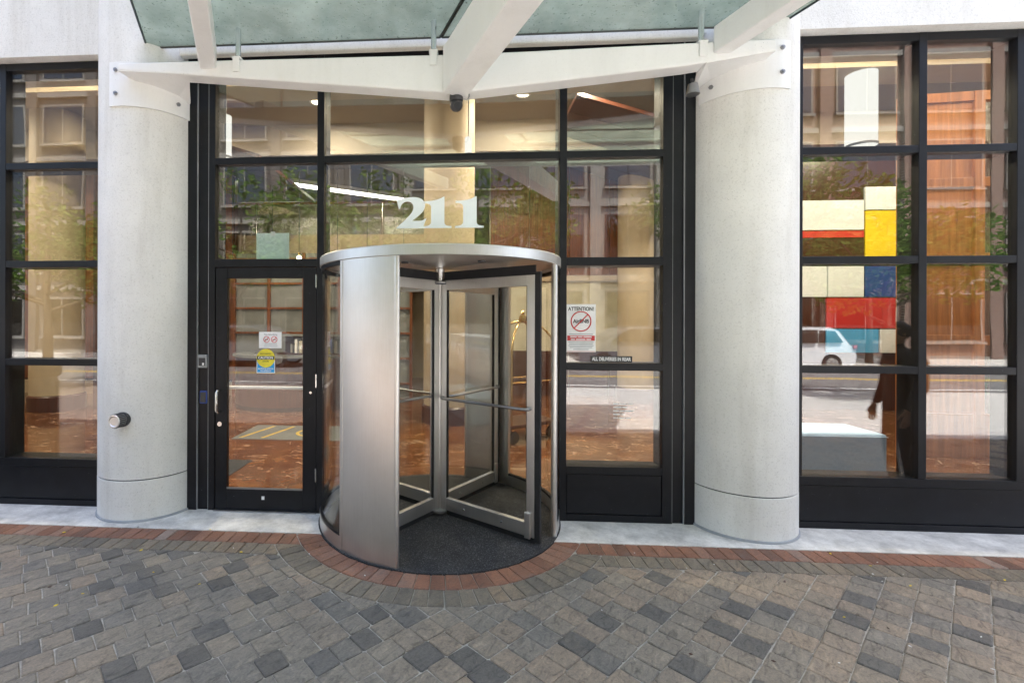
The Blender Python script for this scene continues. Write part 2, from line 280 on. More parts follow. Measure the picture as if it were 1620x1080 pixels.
# ------------------------------------------------------------------ mesh helpers
class MB:
    def __init__(s): s.v = []; s.f = []; s.t = []
    def add(s, vs, fs, tone=None):
        o = len(s.v); s.v += [tuple(v) for v in vs]; s.f += [tuple(i + o for i in f) for f in fs]
        s.t += [tone if tone is not None else 0.5] * len(vs); return s
    def box(s, x0, x1, y0, y1, z0, z1):
        v = [(x, y, z) for z in (z0, z1) for y in (y0, y1) for x in (x0, x1)]
        return s.add(v, [(0, 2, 3, 1), (4, 5, 7, 6), (0, 1, 5, 4), (2, 6, 7, 3), (0, 4, 6, 2), (1, 3, 7, 5)])
    def prism(s, poly, z0, z1):
        n = len(poly); v = [(x, y, z0) for x, y in poly] + [(x, y, z1) for x, y in poly]
        f = [tuple(range(n - 1, -1, -1)), tuple(range(n, 2 * n))] + [(i, (i + 1) % n, n + (i + 1) % n, n + i) for i in range(n)]
        return s.add(v, f)
    def prism_y(s, poly, y0, y1):      # poly in x,z
        n = len(poly); v = [(x, y0, z) for x, z in poly] + [(x, y1, z) for x, z in poly]
        f = [tuple(range(n)), tuple(range(2 * n - 1, n - 1, -1))] + [(i, n + i, n + (i + 1) % n, (i + 1) % n) for i in range(n)]
        return s.add(v, f)
    def hexa(s, a, b):                 # two quads (4 points each), joined
        return s.add(list(a) + list(b), [(3, 2, 1, 0), (4, 5, 6, 7), (0, 1, 5, 4), (1, 2, 6, 5), (2, 3, 7, 6), (3, 0, 4, 7)])
    def lathe(s, prof, c=(0, 0, 0), seg=32, a0=0.0, a1=None):
        full = a1 is None; a1 = 2 * math.pi if full else a1; n = seg if full else seg + 1
        v = [(c[0] + r * math.cos(a0 + (a1 - a0) * k / seg), c[1] + r * math.sin(a0 + (a1 - a0) * k / seg), c[2] + z) for k in range(n) for r, z in prof]
        m = len(prof); f = []
        for k in range(seg):
            k2 = (k + 1) % n
            for j in range(m - 1): f.append((k * m + j, k2 * m + j, k2 * m + j + 1, k * m + j + 1))
        return s.add(v, f)
    def tube(s, pts, r, seg=10, cap=True):
        pts = [Vector(p) for p in pts]; rs = r if isinstance(r, (list, tuple)) else [r] * len(pts); v = []; f = []
        up = None
        for i, p in enumerate(pts):
            t = (pts[min(i + 1, len(pts) - 1)] - pts[max(i - 1, 0)]).normalized()
            if up is None: up = Vector((0, 0, 1)) if abs(t.z) < 0.9 else Vector((1, 0, 0))
            a = t.cross(up).normalized(); b = a.cross(t).normalized(); up = b
            for k in range(seg):
                q = 2 * math.pi * k / seg; v.append(p + (a * math.cos(q) + b * math.sin(q)) * rs[i])
        for i in range(len(pts) - 1):
            for k in range(seg): f.append((i * seg + k, i * seg + (k + 1) % seg, (i + 1) * seg + (k + 1) % seg, (i + 1) * seg + k))
        if cap: f += [tuple(range(seg - 1, -1, -1)), tuple(range((len(pts) - 1) * seg, len(pts) * seg))]
        return s.add(v, f)
    def arc(s, c, r0, r1, a0, a1, z0, z1, seg=24):   # curved wall, degrees
        P = []
        for k in range(seg + 1):
            a = math.radians(a0 + (a1 - a0) * k / seg); P.append((math.cos(a), math.sin(a)))
        v = []
        for x, y in P: v += [(c[0] + x * r0, c[1] + y * r0, z0), (c[0] + x * r1, c[1] + y * r1, z0), (c[0] + x * r1, c[1] + y * r1, z1), (c[0] + x * r0, c[1] + y * r0, z1)]
        f = []
        for k in range(seg):
            for j in range(4): f.append((4 * k + j, 4 * k + 4 + j, 4 * k + 4 + (j + 1) % 4, 4 * k + (j + 1) % 4))
        f += [(3, 2, 1, 0), tuple(4 * seg + j for j in range(4))]
        return s.add(v, f)
    def build(s, name, mat, parent=None, smooth=False, bevel=0.0, bseg=2, tone=False, angle=40):
        me = bpy.data.meshes.new(name); me.from_pydata(s.v, [], s.f); me.update()
        o = bpy.data.objects.new(name, me); S.collection.objects.link(o); me.materials.append(M[mat])
        if parent is not None: o.parent = parent
        if tone:
            a = me.attributes.new('tone', 'FLOAT', 'POINT'); a.data.foreach_set('value', s.t)
        import bmesh
        bm = bmesh.new(); bm.from_mesh(me); bmesh.ops.recalc_face_normals(bm, faces=bm.faces); bm.to_mesh(me); bm.free()
        if smooth:
            for p in me.polygons: p.use_smooth = True
            me.set_sharp_from_angle(angle=math.radians(angle))
        if bevel:
            b = o.modifiers.new('bevel', 'BEVEL'); b.width = bevel; b.segments = bseg; b.limit_method = 'ANGLE'
        return o
def box(name, x0, x1, y0, y1, z0, z1, mat, parent=None, bevel=0.0):
    return MB().box(x0, x1, y0, y1, z0, z1).build(name, mat, parent, bevel=bevel)
def tag(o, label=None, cat=None, group=None, kind=None):
    if label: o['label'] = label
    if cat: o['category'] = cat
    if group: o['group'] = group
    if kind: o['kind'] = kind
    return o
def thing(name, label, cat, loc=(0, 0, 0), group=None):
    o = bpy.data.objects.new(name, None); S.collection.objects.link(o); o.location = loc; o.empty_display_size = 0.1
    return tag(o, label, cat, group)
def local(o, parent):            # parent but keep world coordinates of the mesh (things sit at their base)
    o.parent = parent; o.matrix_parent_inverse = Matrix.Translation(-Vector(parent.location)); return o
def copy_tree(o, parent=None):
    c = o.copy(); S.collection.objects.link(c); c.parent = parent
    for ch in list(o.children): copy_tree(ch, c)
    return c
FONT_CACHE = {}
def text_mesh(name, body, size, mat, parent, loc, width=None, depth=0.0006, bold=0.0, align='CENTER', rot=(math.pi / 2, 0, 0)):
    cu = bpy.data.curves.new(name, 'FONT'); cu.body = body; cu.size = size; cu.extrude = depth; cu.offset = bold; cu.align_x = align; cu.align_y = 'CENTER'; cu.resolution_u = 3
    tmp = bpy.data.objects.new(name + '_tmp', cu); S.collection.objects.link(tmp); bpy.context.view_layer.update()
    me = bpy.data.meshes.new_from_object(tmp.evaluated_get(bpy.context.evaluated_depsgraph_get()))
    w0 = max(tmp.dimensions.x, 1e-6); bpy.data.objects.remove(tmp); bpy.data.curves.remove(cu)
    o = bpy.data.objects.new(name, me); S.collection.objects.link(o); me.materials.clear(); me.materials.append(M[mat])
    o.location = loc; o.rotation_euler = rot
    if width: o.scale = (width / w0, 1, 1)
    if parent is not None: local(o, parent)
    return o

# ------------------------------------------------------------------ the ground
CX, CY = -0.212, 0.111                                      # centre of the revolving door
R_DOOR, R_RED, R_TAN = 1.045, 1.222, 1.402
Y_APRON, Y_RED, Y_TAN = -0.392, -0.572, -0.737
Y_KERB, Y_FAR = -8.1, -16.2
tag(box('ground', -300, 300, -300, 300, -0.6, -0.30, 'earth'), kind='structure')
pave = tag(box('pavement', -40, 40, Y_KERB, 0.0, -0.25, -0.008, 'joint_sand'), kind='structure')
tag(box('plaza', -0.9, 40, Y_KERB, -3.3, -0.2, -0.002, 'plaza_stone'), kind='structure')
tag(box('brick_paving', -40, -0.9, Y_KERB, -3.3, -0.2, -0.0025, 'brick_paving'), kind='structure')
apron = tag(box('apron', -14, 14, Y_APRON, 0.02, -0.06, 0.002, 'apron_concrete'), kind='structure')
rng = random.Random(7)
def clip_half(poly, nx, ny, d):       # keep nx*x+ny*y >= d
    out = []
    for i in range(len(poly)):
        a, b = poly[i], poly[(i + 1) % len(poly)]; da = nx * a[0] + ny * a[1] - d; db = nx * b[0] + ny * b[1] - d
        if da >= 0: out.append(a)
        if (da >= 0) != (db >= 0):
            t = da / (da - db); out.append((a[0] + (b[0] - a[0]) * t, a[1] + (b[1] - a[1]) * t))
    return out
def area(poly): return 0.5 * sum(poly[i][0] * poly[(i + 1) % len(poly)][1] - poly[(i + 1) % len(poly)][0] * poly[i][1] for i in range(len(poly)))
def clean(poly, e=0.006):
    o = []
    for p in poly:
        if not o or math.hypot(p[0] - o[-1][0], p[1] - o[-1][1]) > e: o.append(p)
    while len(o) > 1 and math.hypot(o[0][0] - o[-1][0], o[0][1] - o[-1][1]) <= e: o.pop()
    return o
def clip_circle(poly, r):             # keep what lies outside the circle round the door
    if min(math.hypot(x - CX, y - CY) for x, y in poly) >= r: return poly
    cx = sum(p[0] for p in poly) / len(poly); cy = sum(p[1] for p in poly) / len(poly)
    a = math.atan2(cy - CY, cx - CX); nx, ny = math.cos(a), math.sin(a)
    return clip_half(poly, nx, ny, nx * CX + ny * CY + r)
def inset(poly, d):
    """move every edge of a convex polygon inwards"""
    res = poly
    if area(poly) < 0: poly = poly[::-1]; res = poly
    n = len(poly)
    for i in range(n):
        a, b = poly[i], poly[(i + 1) % n]; L = math.hypot(b[0] - a[0], b[1] - a[1])
        if L < 1e-5: continue
        nx, ny = -(b[1] - a[1]) / L, (b[0] - a[0]) / L
        res = clip_half(res, nx, ny, nx * a[0] + ny * a[1] + d)
        if len(res) < 3: return []
    return res
def chamfer(poly, c):
    o = []; n = len(poly)
    for i in range(n):
        p, a, b = poly[i], poly[i - 1], poly[(i + 1) % n]
        la = math.hypot(a[0] - p[0], a[1] - p[1]); lb = math.hypot(b[0] - p[0], b[1] - p[1]); ca = min(c, la * 0.3); cb = min(c, lb * 0.3)
        o.append((p[0] + (a[0] - p[0]) * ca / la, p[1] + (a[1] - p[1]) * ca / la)); o.append((p[0] + (b[0] - p[0]) * cb / lb, p[1] + (b[1] - p[1]) * cb / lb))
    return o
def slab(poly, joint, jit, cham, hj=0.0015, tilt=0.012, edge=0.006):
    """rings of an uneven stone: returns verts (world) and faces"""
    poly = inset(clean(poly), joint)
    if len(poly) < 3: return None
    poly = clean(poly)
    if len(poly) < 3 or abs(area(poly)) < 0.0006: return None
    poly = [(x + rng.uniform(-jit, jit), y + rng.uniform(-jit, jit)) for x, y in poly]
    poly = clean(chamfer(poly, cham), 0.001)
    n = len(poly); cx = sum(p[0] for p in poly) / n; cy = sum(p[1] for p in poly) / n
    h = rng.uniform(-hj, hj); tx, ty = rng.uniform(-tilt, tilt), rng.uniform(-tilt, tilt)
    top = []; mid = []; bot = []
    for x, y in poly:
        d = max(math.hypot(x - cx, y - cy), 1e-4); k = max(0.0, 1 - edge / d * 1.3)
        z = h + tx * (x - cx) + ty * (y - cy) + rng.uniform(-0.0008, 0.0008)
        top.append((cx + (x - cx) * k, cy + (y - cy) * k, z)); mid.append((x, y, z - 0.004)); bot.append((x, y, -0.03))
    f = [tuple(range(n))]
    for i in range(n):
        j = (i + 1) % n; f += [(i, n + i, n + j, j), (n + i, 2 * n + i, 2 * n + j, n + j)]
    return top + mid + bot, f, (cx, cy), abs(area(poly))
def in_frame(c, a):
    p = project((c[0], c[1], 0))
    if p is None or not (-15 < p[0] < 1635 and p[1] < 1095): return 0.0
    d = math.hypot(c[0], c[1] + CAM_D); return a / d ** 3
# field of stone setts, laid in courses at 45 degrees
stones = []
PITCH = 0.153; c45 = math.sqrt(0.5)
for j in range(-90, 90):
    r2 = random.Random(1000 + j); pos = -16.0 + (0.07 if j % 2 else 0.0) + r2.uniform(-0.02, 0.02)
    wob = r2.uniform(-0.001, 0.001); was_dark = False
    while pos < 16.0:
        L = r2.choice((0.128, 0.136, 0.142, 0.15, 0.165)) + r2.uniform(-0.006, 0.006)
        t0, t1 = j * PITCH + wob, (j + 1) * PITCH + wob
        # course direction (1,1), across (-1,1)
        P = [((s_ - t_) * c45, (s_ + t_) * c45 - 4.0) for s_, t_ in ((pos, t0), (pos + L, t0), (pos + L, t1), (pos, t1))]
        pos += L
        mx = sum(p[0] for p in P) / 4; my = sum(p[1] for p in P) / 4
        if not (-9 < mx < 9 and -3.25 < my < Y_TAN + 0.1): continue
        P = clip_half(P, 0, -1, -Y_TAN)
        if len(P) < 3: continue
        P = clip_circle(P, R_TAN)
        if len(P) < 3: continue
        # stone colour: a third is dark slate, the rest drifts greyer left, browner right: stone tone plus painted light
        drift = 0.48 + 0.22 * math.tanh((mx + 0.1) * 0.8) + 0.16 * math.sin(mx * 2.3 + my * 3.1)
        if rng.random() < 0.22 and not was_dark: tone = rng.uniform(0.04, 0.27); was_dark = True
        else: was_dark = False; tone = min(1.0, max(0.27, 0.30 + 0.55 * drift + rng.gauss(0, 0.16)))
        r = slab(P, 0.0024, 0.003, 0.007, 0.0025, 0.025)
        if r: stones.append((in_frame(r[2], r[3]), tone, r))
stones.sort(key=lambda q: -q[0])
for sc_, tone, (vs, fs, c, a) in stones[:300]:
    b = MB(); b.add([(x - c[0], y - c[1], z) for x, y, z in vs], fs, tone)
    o = b.build('paver', 'paver_stone', pave, tone=True); o.location = (c[0], c[1], 0)
b = MB()
for sc_, tone, (vs, fs, c, a) in stones[300:]: b.add(vs, fs, tone)
tag(b.build('paver_field', 'paver_stone', pave, tone=True), kind='stuff')
# brick borders: a red course and a tan course, straight along the apron and bent round the revolving door
def course(name, mat, y0, y1, r0, r1, ytop, clear, pitch, joint):
    far = []
    x = -9.0
    while x < 9.0:
        L = pitch + rng.uniform(-0.004, 0.004)
        P = [(x, y0), (x + L, y0), (x + L, y1), (x, y1)]; x += L
        P = clip_circle(P, clear)
        if len(P) >= 3: far.append(P)
    n = int(2 * math.pi * (r0 + r1) / 2 / pitch)
    for k in range(n):
        a0, a1 = 2 * math.pi * k / n, 2 * math.pi * (k + 1) / n
        P = [(CX + r * math.cos(a), CY + r * math.sin(a)) for r, a in ((r0, a0), (r1, a0), (r1, a1), (r0, a1))]
        P = clip_half(P, 0, -1, -ytop)
        if len(P) >= 3: far.append(P)
    for P in far:
        r = slab(P, joint, 0.0012, 0.004, 0.001, 0.008, 0.004)
        if not r: continue
        vs, fs, c, a = r
        b = MB(); b.add([(x - c[0], y - c[1], z) for x, y, z in vs], fs, min(1, max(0, rng.gauss(0.5, 0.25))))
        o = b.build(name, mat, pave, tone=True); o.location = (c[0], c[1], 0)
course('red_brick', 'red_brick', Y_RED, Y_APRON, R_DOOR, R_RED, Y_APRON, R_RED, 0.098, 0.0022)
course('tan_brick', 'tan_brick', Y_TAN, Y_RED, R_RED, R_TAN, Y_RED, R_TAN, 0.098, 0.0032)
# street behind the camera (seen mirrored in the glass)
road = tag(box('road', -60, 60, Y_FAR, Y_KERB - 0.15, -0.28, -0.14, 'asphalt'), kind='structure')
tag(box('kerb', -60, 60, Y_KERB - 0.15, Y_KERB, -0.28, -0.006, 'kerb_stone', bevel=0.02), kind='structure')
tag(box('kerb', -60, 60, Y_FAR - 0.15, Y_FAR, -0.28, 0.0, 'kerb_stone', bevel=0.02), kind='structure')
tag(box('sidewalk', -60, 60, Y_FAR - 3.4, Y_FAR - 0.15, -0.28, -0.01, 'sidewalk'), kind='structure')
b = MB(); b.box(-60, 60, -12.02, -11.9, -0.16, -0.135); b.box(-60, 60, -12.26, -12.14, -0.16, -0.135); tag(b.build('centre_line', 'road_yellow', road))
b = MB(); b.box(-60, 60, -8.85, -8.75, -0.16, -0.135); b.box(-60, 60, -9.75, -9.65, -0.16, -0.135)
for k in range(-8, 9):
    b.hexa([(k * 5.5, -8.85, -0.16), (k * 5.5 + .12, -8.85, -0.16), (k * 5.5 + 1.02, -9.65, -0.16), (k * 5.5 + .9, -9.65, -0.16)], [(k * 5.5, -8.85, -0.134), (k * 5.5 + .12, -8.85, -0.134), (k * 5.5 + 1.02, -9.65, -0.134), (k * 5.5 + .9, -9.65, -0.134)])
tag(b.build('lane_marking', 'road_white', road))

# ------------------------------------------------------------------ the building front
X_WL0, X_WL1, X_WR0, X_WR1 = -7.05, -3.288, 2.758, 6.6
fac = thing('building_front', 'pale concrete building front above the dark framed entrance windows', 'building')
b = MB(); b.box(-14, 14, -0.09, 0.45, 4.06, 9.4); b.build('spandrel', 'white_concrete', fac)
box('wall', -14, X_WL0, -0.085, 0.45, 0.0, 4.06, 'white_concrete', fac); box('wall', X_WR1, 14, -0.085, 0.45, 0.0, 4.06, 'white_concrete', fac)
box('roof', -14, 14, 0.45, 12.0, 9.2, 9.38, 'sidewalk', fac)
for k in range(9):
    x = -11.6 + k * 2.9
    wdw = box('window', x - 0.8, x + 0.8, -0.11, -0.093, 5.6, 8.0, 'black_frame', fac); box('pane', x - 0.74, x + 0.74, -0.125, -0.111, 5.66, 7.94, 'car_glass', wdw)
box('ledge', -2.46, 1.92, -0.16, -0.092, 3.985, 4.06, 'white_concrete', fac, bevel=0.01)
COL_R = 0.412
for cx_, lab in ((-2.874, 'round white concrete column left of the glass door with a capped pipe fitting'), (2.336, 'round white concrete column between the entrance and the large right window')):
    t = thing('column', lab, 'column', (cx_, 0.10, 0), 'columns flanking the entrance')
    R = COL_R
    MB().lathe([(R - 0.02, 0.352), (R, 0.356), (R, 9.3)], seg=64).build('shaft', 'white_concrete', t, smooth=True)
    MB().lathe([(R + 0.012, 0.0), (R + 0.012, 0.018), (R + 0.002, 0.02)], seg=64).build('caulk_joint', 'print_grey', t, smooth=True)
    MB().lathe([(R + 0.001, 0.012), (R + 0.001, 0.340), (R - 0.004, 0.345), (R - 0.03, 0.346)], seg=64).build('base', 'white_concrete', t, smooth=True)
    MB().lathe([(R - 0.012, 0.34), (R - 0.012, 0.36)], seg=64).build('joint', 'seal_black', t)

# frames: every member its own part
FD = 0.20     # depth of the frame members
def member(x0, x1, z0, z1, parent, name, y0=0.0, y1=FD, mat='black_frame'):
    return box(name, x0, x1, y0, y1, z0, z1, mat, parent, bevel=0.003)
ROWS = [(0.43, 1.28), (1.34, 2.18), (2.24, 3.08), (3.14, 3.99)]
def window_bay(t, verts, x0, x1):
    """verts: list of (xa, xb) vertical members; between them panes in four rows"""
    xa, xb = verts[0][0], verts[-1][1]
    for k, (a, c) in enumerate(verts): member(a, c, 0.43, 4.055, t, 'mullion')
    member(xa, xb, 0.357, 0.428, t, 'sill_rail', 0.004); member(xa, xb, 0.0, 0.055, t, 'base_rail', 0.002, 0.12)
    box('kick_panel', xa + 0.004, xb - 0.004, 0.012, 0.10, 0.058, 0.354, 'black_frame', t, bevel=0.004)
    for (a, c), (d, e) in zip(verts[:-1], verts[1:]):
        member(c, d, 3.99, 4.055, t, 'head_rail', 0.002)
        for z0, z1 in ((3.08, 3.14), (2.18, 2.24), (1.28, 1.34)): member(c, d, z0, z1, t, 'transom', 0.002)
        for z0, z1 in ROWS: box('pane', c - 0.01, d + 0.01, 0.035, 0.045, z0 - 0.01, z1 + 0.01, 'pane_glass', t)
wl = thing('storefront_window', 'tall black framed window left of the left column showing the warm lobby', 'window', (-4.5, 0, 0), 'storefront windows')
wr = thing('storefront_window', 'tall black framed window right of the right column reflecting the street', 'window', (4.5, 0, 0), 'storefront windows')
LATE = []
def under(t, fn, *a):
    n0 = set(bpy.data.objects); fn(t, *a)
    for o in bpy.data.objects:
        if o not in n0 and o.parent == t: o.matrix_parent_inverse = Matrix.Translation(-Vector(t.location))
under(wl, window_bay, [(-7.05, -6.99), (-6.13, -6.07), (-5.205, -5.145), (-4.278, -4.218), (-3.30, -3.27)], 0, 0)
under(wr, window_bay, [(2.752, 2.79), (3.689, 3.751), (4.43, 4.49), (5.36, 5.42), (6.54, 6.6)], 0, 0)

# the entrance bay
en = thing('entrance_screen', 'black framed glass screen around the doors between the two white columns', 'window', (CX, 0, 0))
def entrance(t):
    member(-2.475, -2.387, 0.0, 4.055, t, 'jamb', 0.0, 0.25); member(-2.387, -2.282, 0.0, 4.055, t, 'jamb', 0.022, 0.24); member(-2.282, -2.223, 0.0, 4.055, t, 'jamb', 0.004, FD)
    member(1.849, 1.935, 0.0, 4.055, t, 'jamb', 0.0, 0.25); member(1.752, 1.849, 0.0, 4.055, t, 'jamb', 0.022, 0.24); member(1.672, 1.752, 0.0, 4.055, t, 'jamb', 0.004, FD)
    member(-1.292, -1.230, 0.0, 4.055, t, 'mullion'); member(0.814, 0.876, 0.0, 4.055, t, 'mullion')
    for x0, x1 in ((-2.223, -1.292), (-1.230, 0.814), (0.876, 1.672)):
        member(x0, x1, 3.99, 4.055, t, 'head_rail', 0.002); member(x0, x1, 3.09, 3.15, t, 'transom', 0.002); member(x0, x1, 2.175, 2.245, t, 'transom', 0.002)
        box('pane', x0 - 0.01, x1 + 0.01, 0.035, 0.045, 3.14, 4.0, 'pane_glass', t); box('pane', x0 - 0.01, x1 + 0.01, 0.035, 0.045, 2.235, 3.10, 'pane_glass', t)
    member(0.876, 1.672, 1.285, 1.345, t, 'transom', 0.002); member(0.876, 1.672, 0.402, 0.467, t, 'sill_rail', 0.004); member(0.876, 1.672, 0.0, 0.06, t, 'base_rail', 0.002, 0.12)
    box('kick_panel', 0.88, 1.668, 0.012, 0.10, 0.064, 0.398, 'black_frame', t, bevel=0.004)
    box('pane', 0.866, 1.682, 0.035, 0.045, 0.457, 1.295, 'pane_glass', t); box('pane', 0.866, 1.682, 0.035, 0.045, 1.335, 2.185, 'pane_glass', t)
    for x in (-2.3875, -2.2835, 1.7515, 1.8475): box('sealant', x - 0.002, x + 0.0025, 0.0015 if x in (-2.3875, 1.8475) else 0.006, 0.03, 0.0, 4.05, 'reader_grey', t)
    box('threshold', -2.223, -1.292, -0.02, 0.2, 0.0, 0.012, 'grey_metal', t)
under(en, entrance)

# glazed side door
dr = thing('glass_door', 'black framed glass door with chrome pull handle left of the revolving door', 'door', (-1.76, 0, 0))
def door(t):
    member(-2.218, -2.112, 0.014, 2.17, t, 'stile', 0.010, 0.055); member(-1.420, -1.297, 0.014, 2.17, t, 'stile', 0.010, 0.055)
    member(-2.112, -1.420, 2.075, 2.17, t, 'top_rail', 0.012, 0.053); member(-2.112, -1.420, 0.014, 0.195, t, 'bottom_rail', 0.012, 0.053)
    box('glazing_bead', -2.110, -1.422, 0.006, 0.0115, 0.195, 0.212, 'grey_metal', t)
    box('pane', -2.12, -1.412, 0.028, 0.036, 0.19, 2.08, 'door_glass', t)
    MB().tube([(-2.17, 0.01, 0.885), (-2.17, -0.05, 0.885), (-2.17, -0.065, 0.90), (-2.17, -0.065, 1.06), (-2.17, -0.05, 1.075), (-2.17, 0.01, 1.075)], 0.0115, 12).build('pull_handle', 'chrome', t, smooth=True)
    MB().tube([(-2.13, 0.075, 1.092), (-1.40, 0.075, 1.092)], 0.016, 12).build('push_bar', 'white_plastic', t, smooth=True)
    b = MB(); b.tube([(-2.17, 0.012, 0.775), (-2.17, -0.008, 0.775)], 0.021, 20); b.build('lock', 'chrome', t, smooth=True)
    b = MB(); b.tube([(-1.345, 0.012, 1.065), (-1.345, -0.004, 1.065)], 0.011, 14); b.build('bolt', 'chrome', t, smooth=True)
    for z in (1.99, 1.11, 0.28): MB().tube([(-1.297, 0.002, z), (-1.297, 0.002, z + 0.115)], 0.008, 10).build('hinge', 'chrome', t, smooth=True)
    box('label_plate', -1.79, -1.765, 0.008, 0.0115, 0.105, 0.135, 'white_plastic', t)
under(dr, door)

# ------------------------------------------------------------------ revolving door
rd = thing('revolving_door', 'round revolving door with brushed steel panel and four glass wings', 'revolving door', (CX, CY, 0))
c0 = (0, 0)
b = MB(); b.prism([(R_DOOR * math.cos(k * math.pi / 48), R_DOOR * math.sin(k * math.pi / 48)) for k in range(96)], -0.02, 0.006); b.build('floor_mat', 'floor_mat', rd)
ZC0, ZC1 = 2.146, 2.226
can = MB().lathe([(0.0, ZC1), (1.0, ZC1), (1.036, ZC1 - 0.004), (1.040, ZC1 - 0.01), (1.040, ZC0 + 0.004), (1.036, ZC0), (0.985, ZC0), (0.985, ZC0 + 0.025), (0.0, ZC0 + 0.025)], seg=96).build('drum_canopy', 'brushed_steel', rd, smooth=True, angle=30)
MB().lathe([(0.94, ZC0 + 0.024), (0.935, ZC0 + 0.018), (0.10, ZC0 + 0.018)], seg=64).build('soffit', 'brushed_steel', can, smooth=True)
for dx, dy in ((-0.25, -0.5), (0.35, -0.55)):
    MB().tube([(dx, dy, ZC0 + 0.02), (dx, dy, ZC0 + 0.006)], 0.03, 16).build('ceiling_sensor', 'dark_plastic', can)
for s, a_end in ((-1, -104.0), (1, 76.0)):
    a_mid = a_end - 27.0; a_far = a_end - 100.0
    p = MB().arc(c0, 1.000, 1.030, a_end, a_mid, 0.006, ZC0, 20).build('curved_panel', 'brushed_steel', rd, smooth=True)
    a = math.radians(a_end); MB().tube([(1.014 * math.cos(a), 1.014 * math.sin(a), 0.006), (1.014 * math.cos(a), 1.014 * math.sin(a), ZC0)], 0.020, 16).build('edge_post', 'brushed_steel', rd, smooth=True)
    g = MB().arc(c0, 1.008, 1.018, a_mid, a_far + 1.0, 0.12, ZC0, 40).build('curved_glass', 'door_glass', rd, smooth=True)
    MB().arc(c0, 1.000, 1.034, a_mid, a_far + 1.0, 0.006, 0.105, 40).build('plinth', 'brushed_steel', rd, smooth=True)
    MB().arc(c0, 1.000, 1.030, a_mid, a_far + 1.0, 0.105, 0.125, 40).build('glazing_channel', 'black_frame', rd, smooth=True)
    MB().arc(c0, 1.000, 1.030, a_mid, a_far + 1.0, ZC0 - 0.03, ZC0, 40).build('glazing_channel', 'black_frame', rd, smooth=True)
    MB().arc(c0, 0.998, 1.034, a_mid, a_mid - 1.6, 0.006, ZC0, 2).build('glazing_post', 'brushed_steel', rd, smooth=True)
    a = math.radians(a_far); MB().tube([(1.016 * math.cos(a), 1.016 * math.sin(a), 0.006), (1.016 * math.cos(a), 1.016 * math.sin(a), ZC0)], 0.024, 18).build('edge_post', 'brushed_steel', rd, smooth=True)
    a = math.radians(a_far + 3); MB().tube([(1.016 * math.cos(a), 1.016 * math.sin(a), 0.12), (1.016 * math.cos(a), 1.016 * math.sin(a), ZC0)], 0.018, 10).build('glazing_post', 'dark_plastic', rd, smooth=True)
MB().tube([(0, 0, 0.006), (0, 0, ZC0 + 0.02)], 0.030, 20).build('shaft', 'brushed_steel', rd, smooth=True)
for z, hh in ((0.015, 0.035), (2.02, 0.03)):
    hb = MB(); hb.lathe([(0.0, z), (0.085, z), (0.095, z + 0.008), (0.095, z + hh - 0.008), (0.085, z + hh), (0.0, z + hh)], seg=28); hb.build('hub', 'grey_metal', rd, smooth=True)
b = MB(); b.lathe([(0.032, 2.05), (0.045, 2.05), (0.045, 2.16), (0.032, 2.16)], seg=20); b.build('top_bearing', 'chrome', rd, smooth=True)
def wing(ang):
    w_ = bpy.data.objects.new('wing', None); S.collection.objects.link(w_); w_.parent = rd; w_.rotation_euler = (0, 0, math.radians(ang)); w_.empty_display_size = 0.1
    r0, r1, z0, z1 = 0.035, 0.943, 0.05, 2.055; th = 0.02
    for nm, x0, x1, za, zb in (('inner_stile', r0, r0 + 0.055, z0, z1), ('outer_stile', r1 - 0.065, r1, z0, z1), ('bottom_rail', r0 + 0.055, r1 - 0.065, z0, z0 + 0.105), ('top_rail', r0 + 0.055, r1 - 0.065, z1 - 0.085, z1)):
        box(nm, x0, x1, -th, th, za, zb, 'brushed_steel', w_, bevel=0.003)
    box('pane', r0 + 0.05, r1 - 0.06, -0.004, 0.004, z0 + 0.10, z1 - 0.08, 'door_glass', w_)
    box('glazing_gasket', r0 + 0.055, r0 + 0.062, -0.012, 0.012, z0 + 0.105, z1 - 0.085, 'seal_black', w_); box('glazing_gasket', r1 - 0.072, r1 - 0.065, -0.012, 0.012, z0 + 0.105, z1 - 0.085, 'seal_black', w_)
    box('side_seal', r1, r1 + 0.044, -0.012, 0.012, z0 - 0.03, z1 + 0.02, 'seal_black', w_); box('sweep', r0 + 0.06, r1, -0.007, 0.007, 0.008, z0, 'seal_black', w_)
    box('top_seal', r0 + 0.02, r1, -0.008, 0.008, z1, z1 + 0.075, 'seal_black', w_)
    MB().tube([(r0 + 0.03, -th, 1.03), (r0 + 0.03, -0.055, 1.03), (r0 + 0.06, -0.075, 1.03), (r1 - 0.07, -0.075, 1.03), (r1 - 0.035, -0.055, 1.03), (r1 - 0.035, -th, 1.03)], 0.0125, 10).build('push_bar', 'grey_metal', w_, smooth=True)
    for xx in (r0 + 0.25, r0 + 0.62): MB().tube([(xx, -th + 0.001, z0 + 0.05), (xx, -th - 0.004, z0 + 0.05)], 0.008, 10).build('screw', 'chrome', w_)
    lk = box('floor_lock', r1 - 0.075, r1 - 0.025, -th - 0.018, -th - 0.0005, z0 - 0.01, z0 + 0.19, 'brushed_steel', w_, bevel=0.006)
    return w_
for ang in (-36.2, 53.8, 143.8, -126.2): wing(ang)

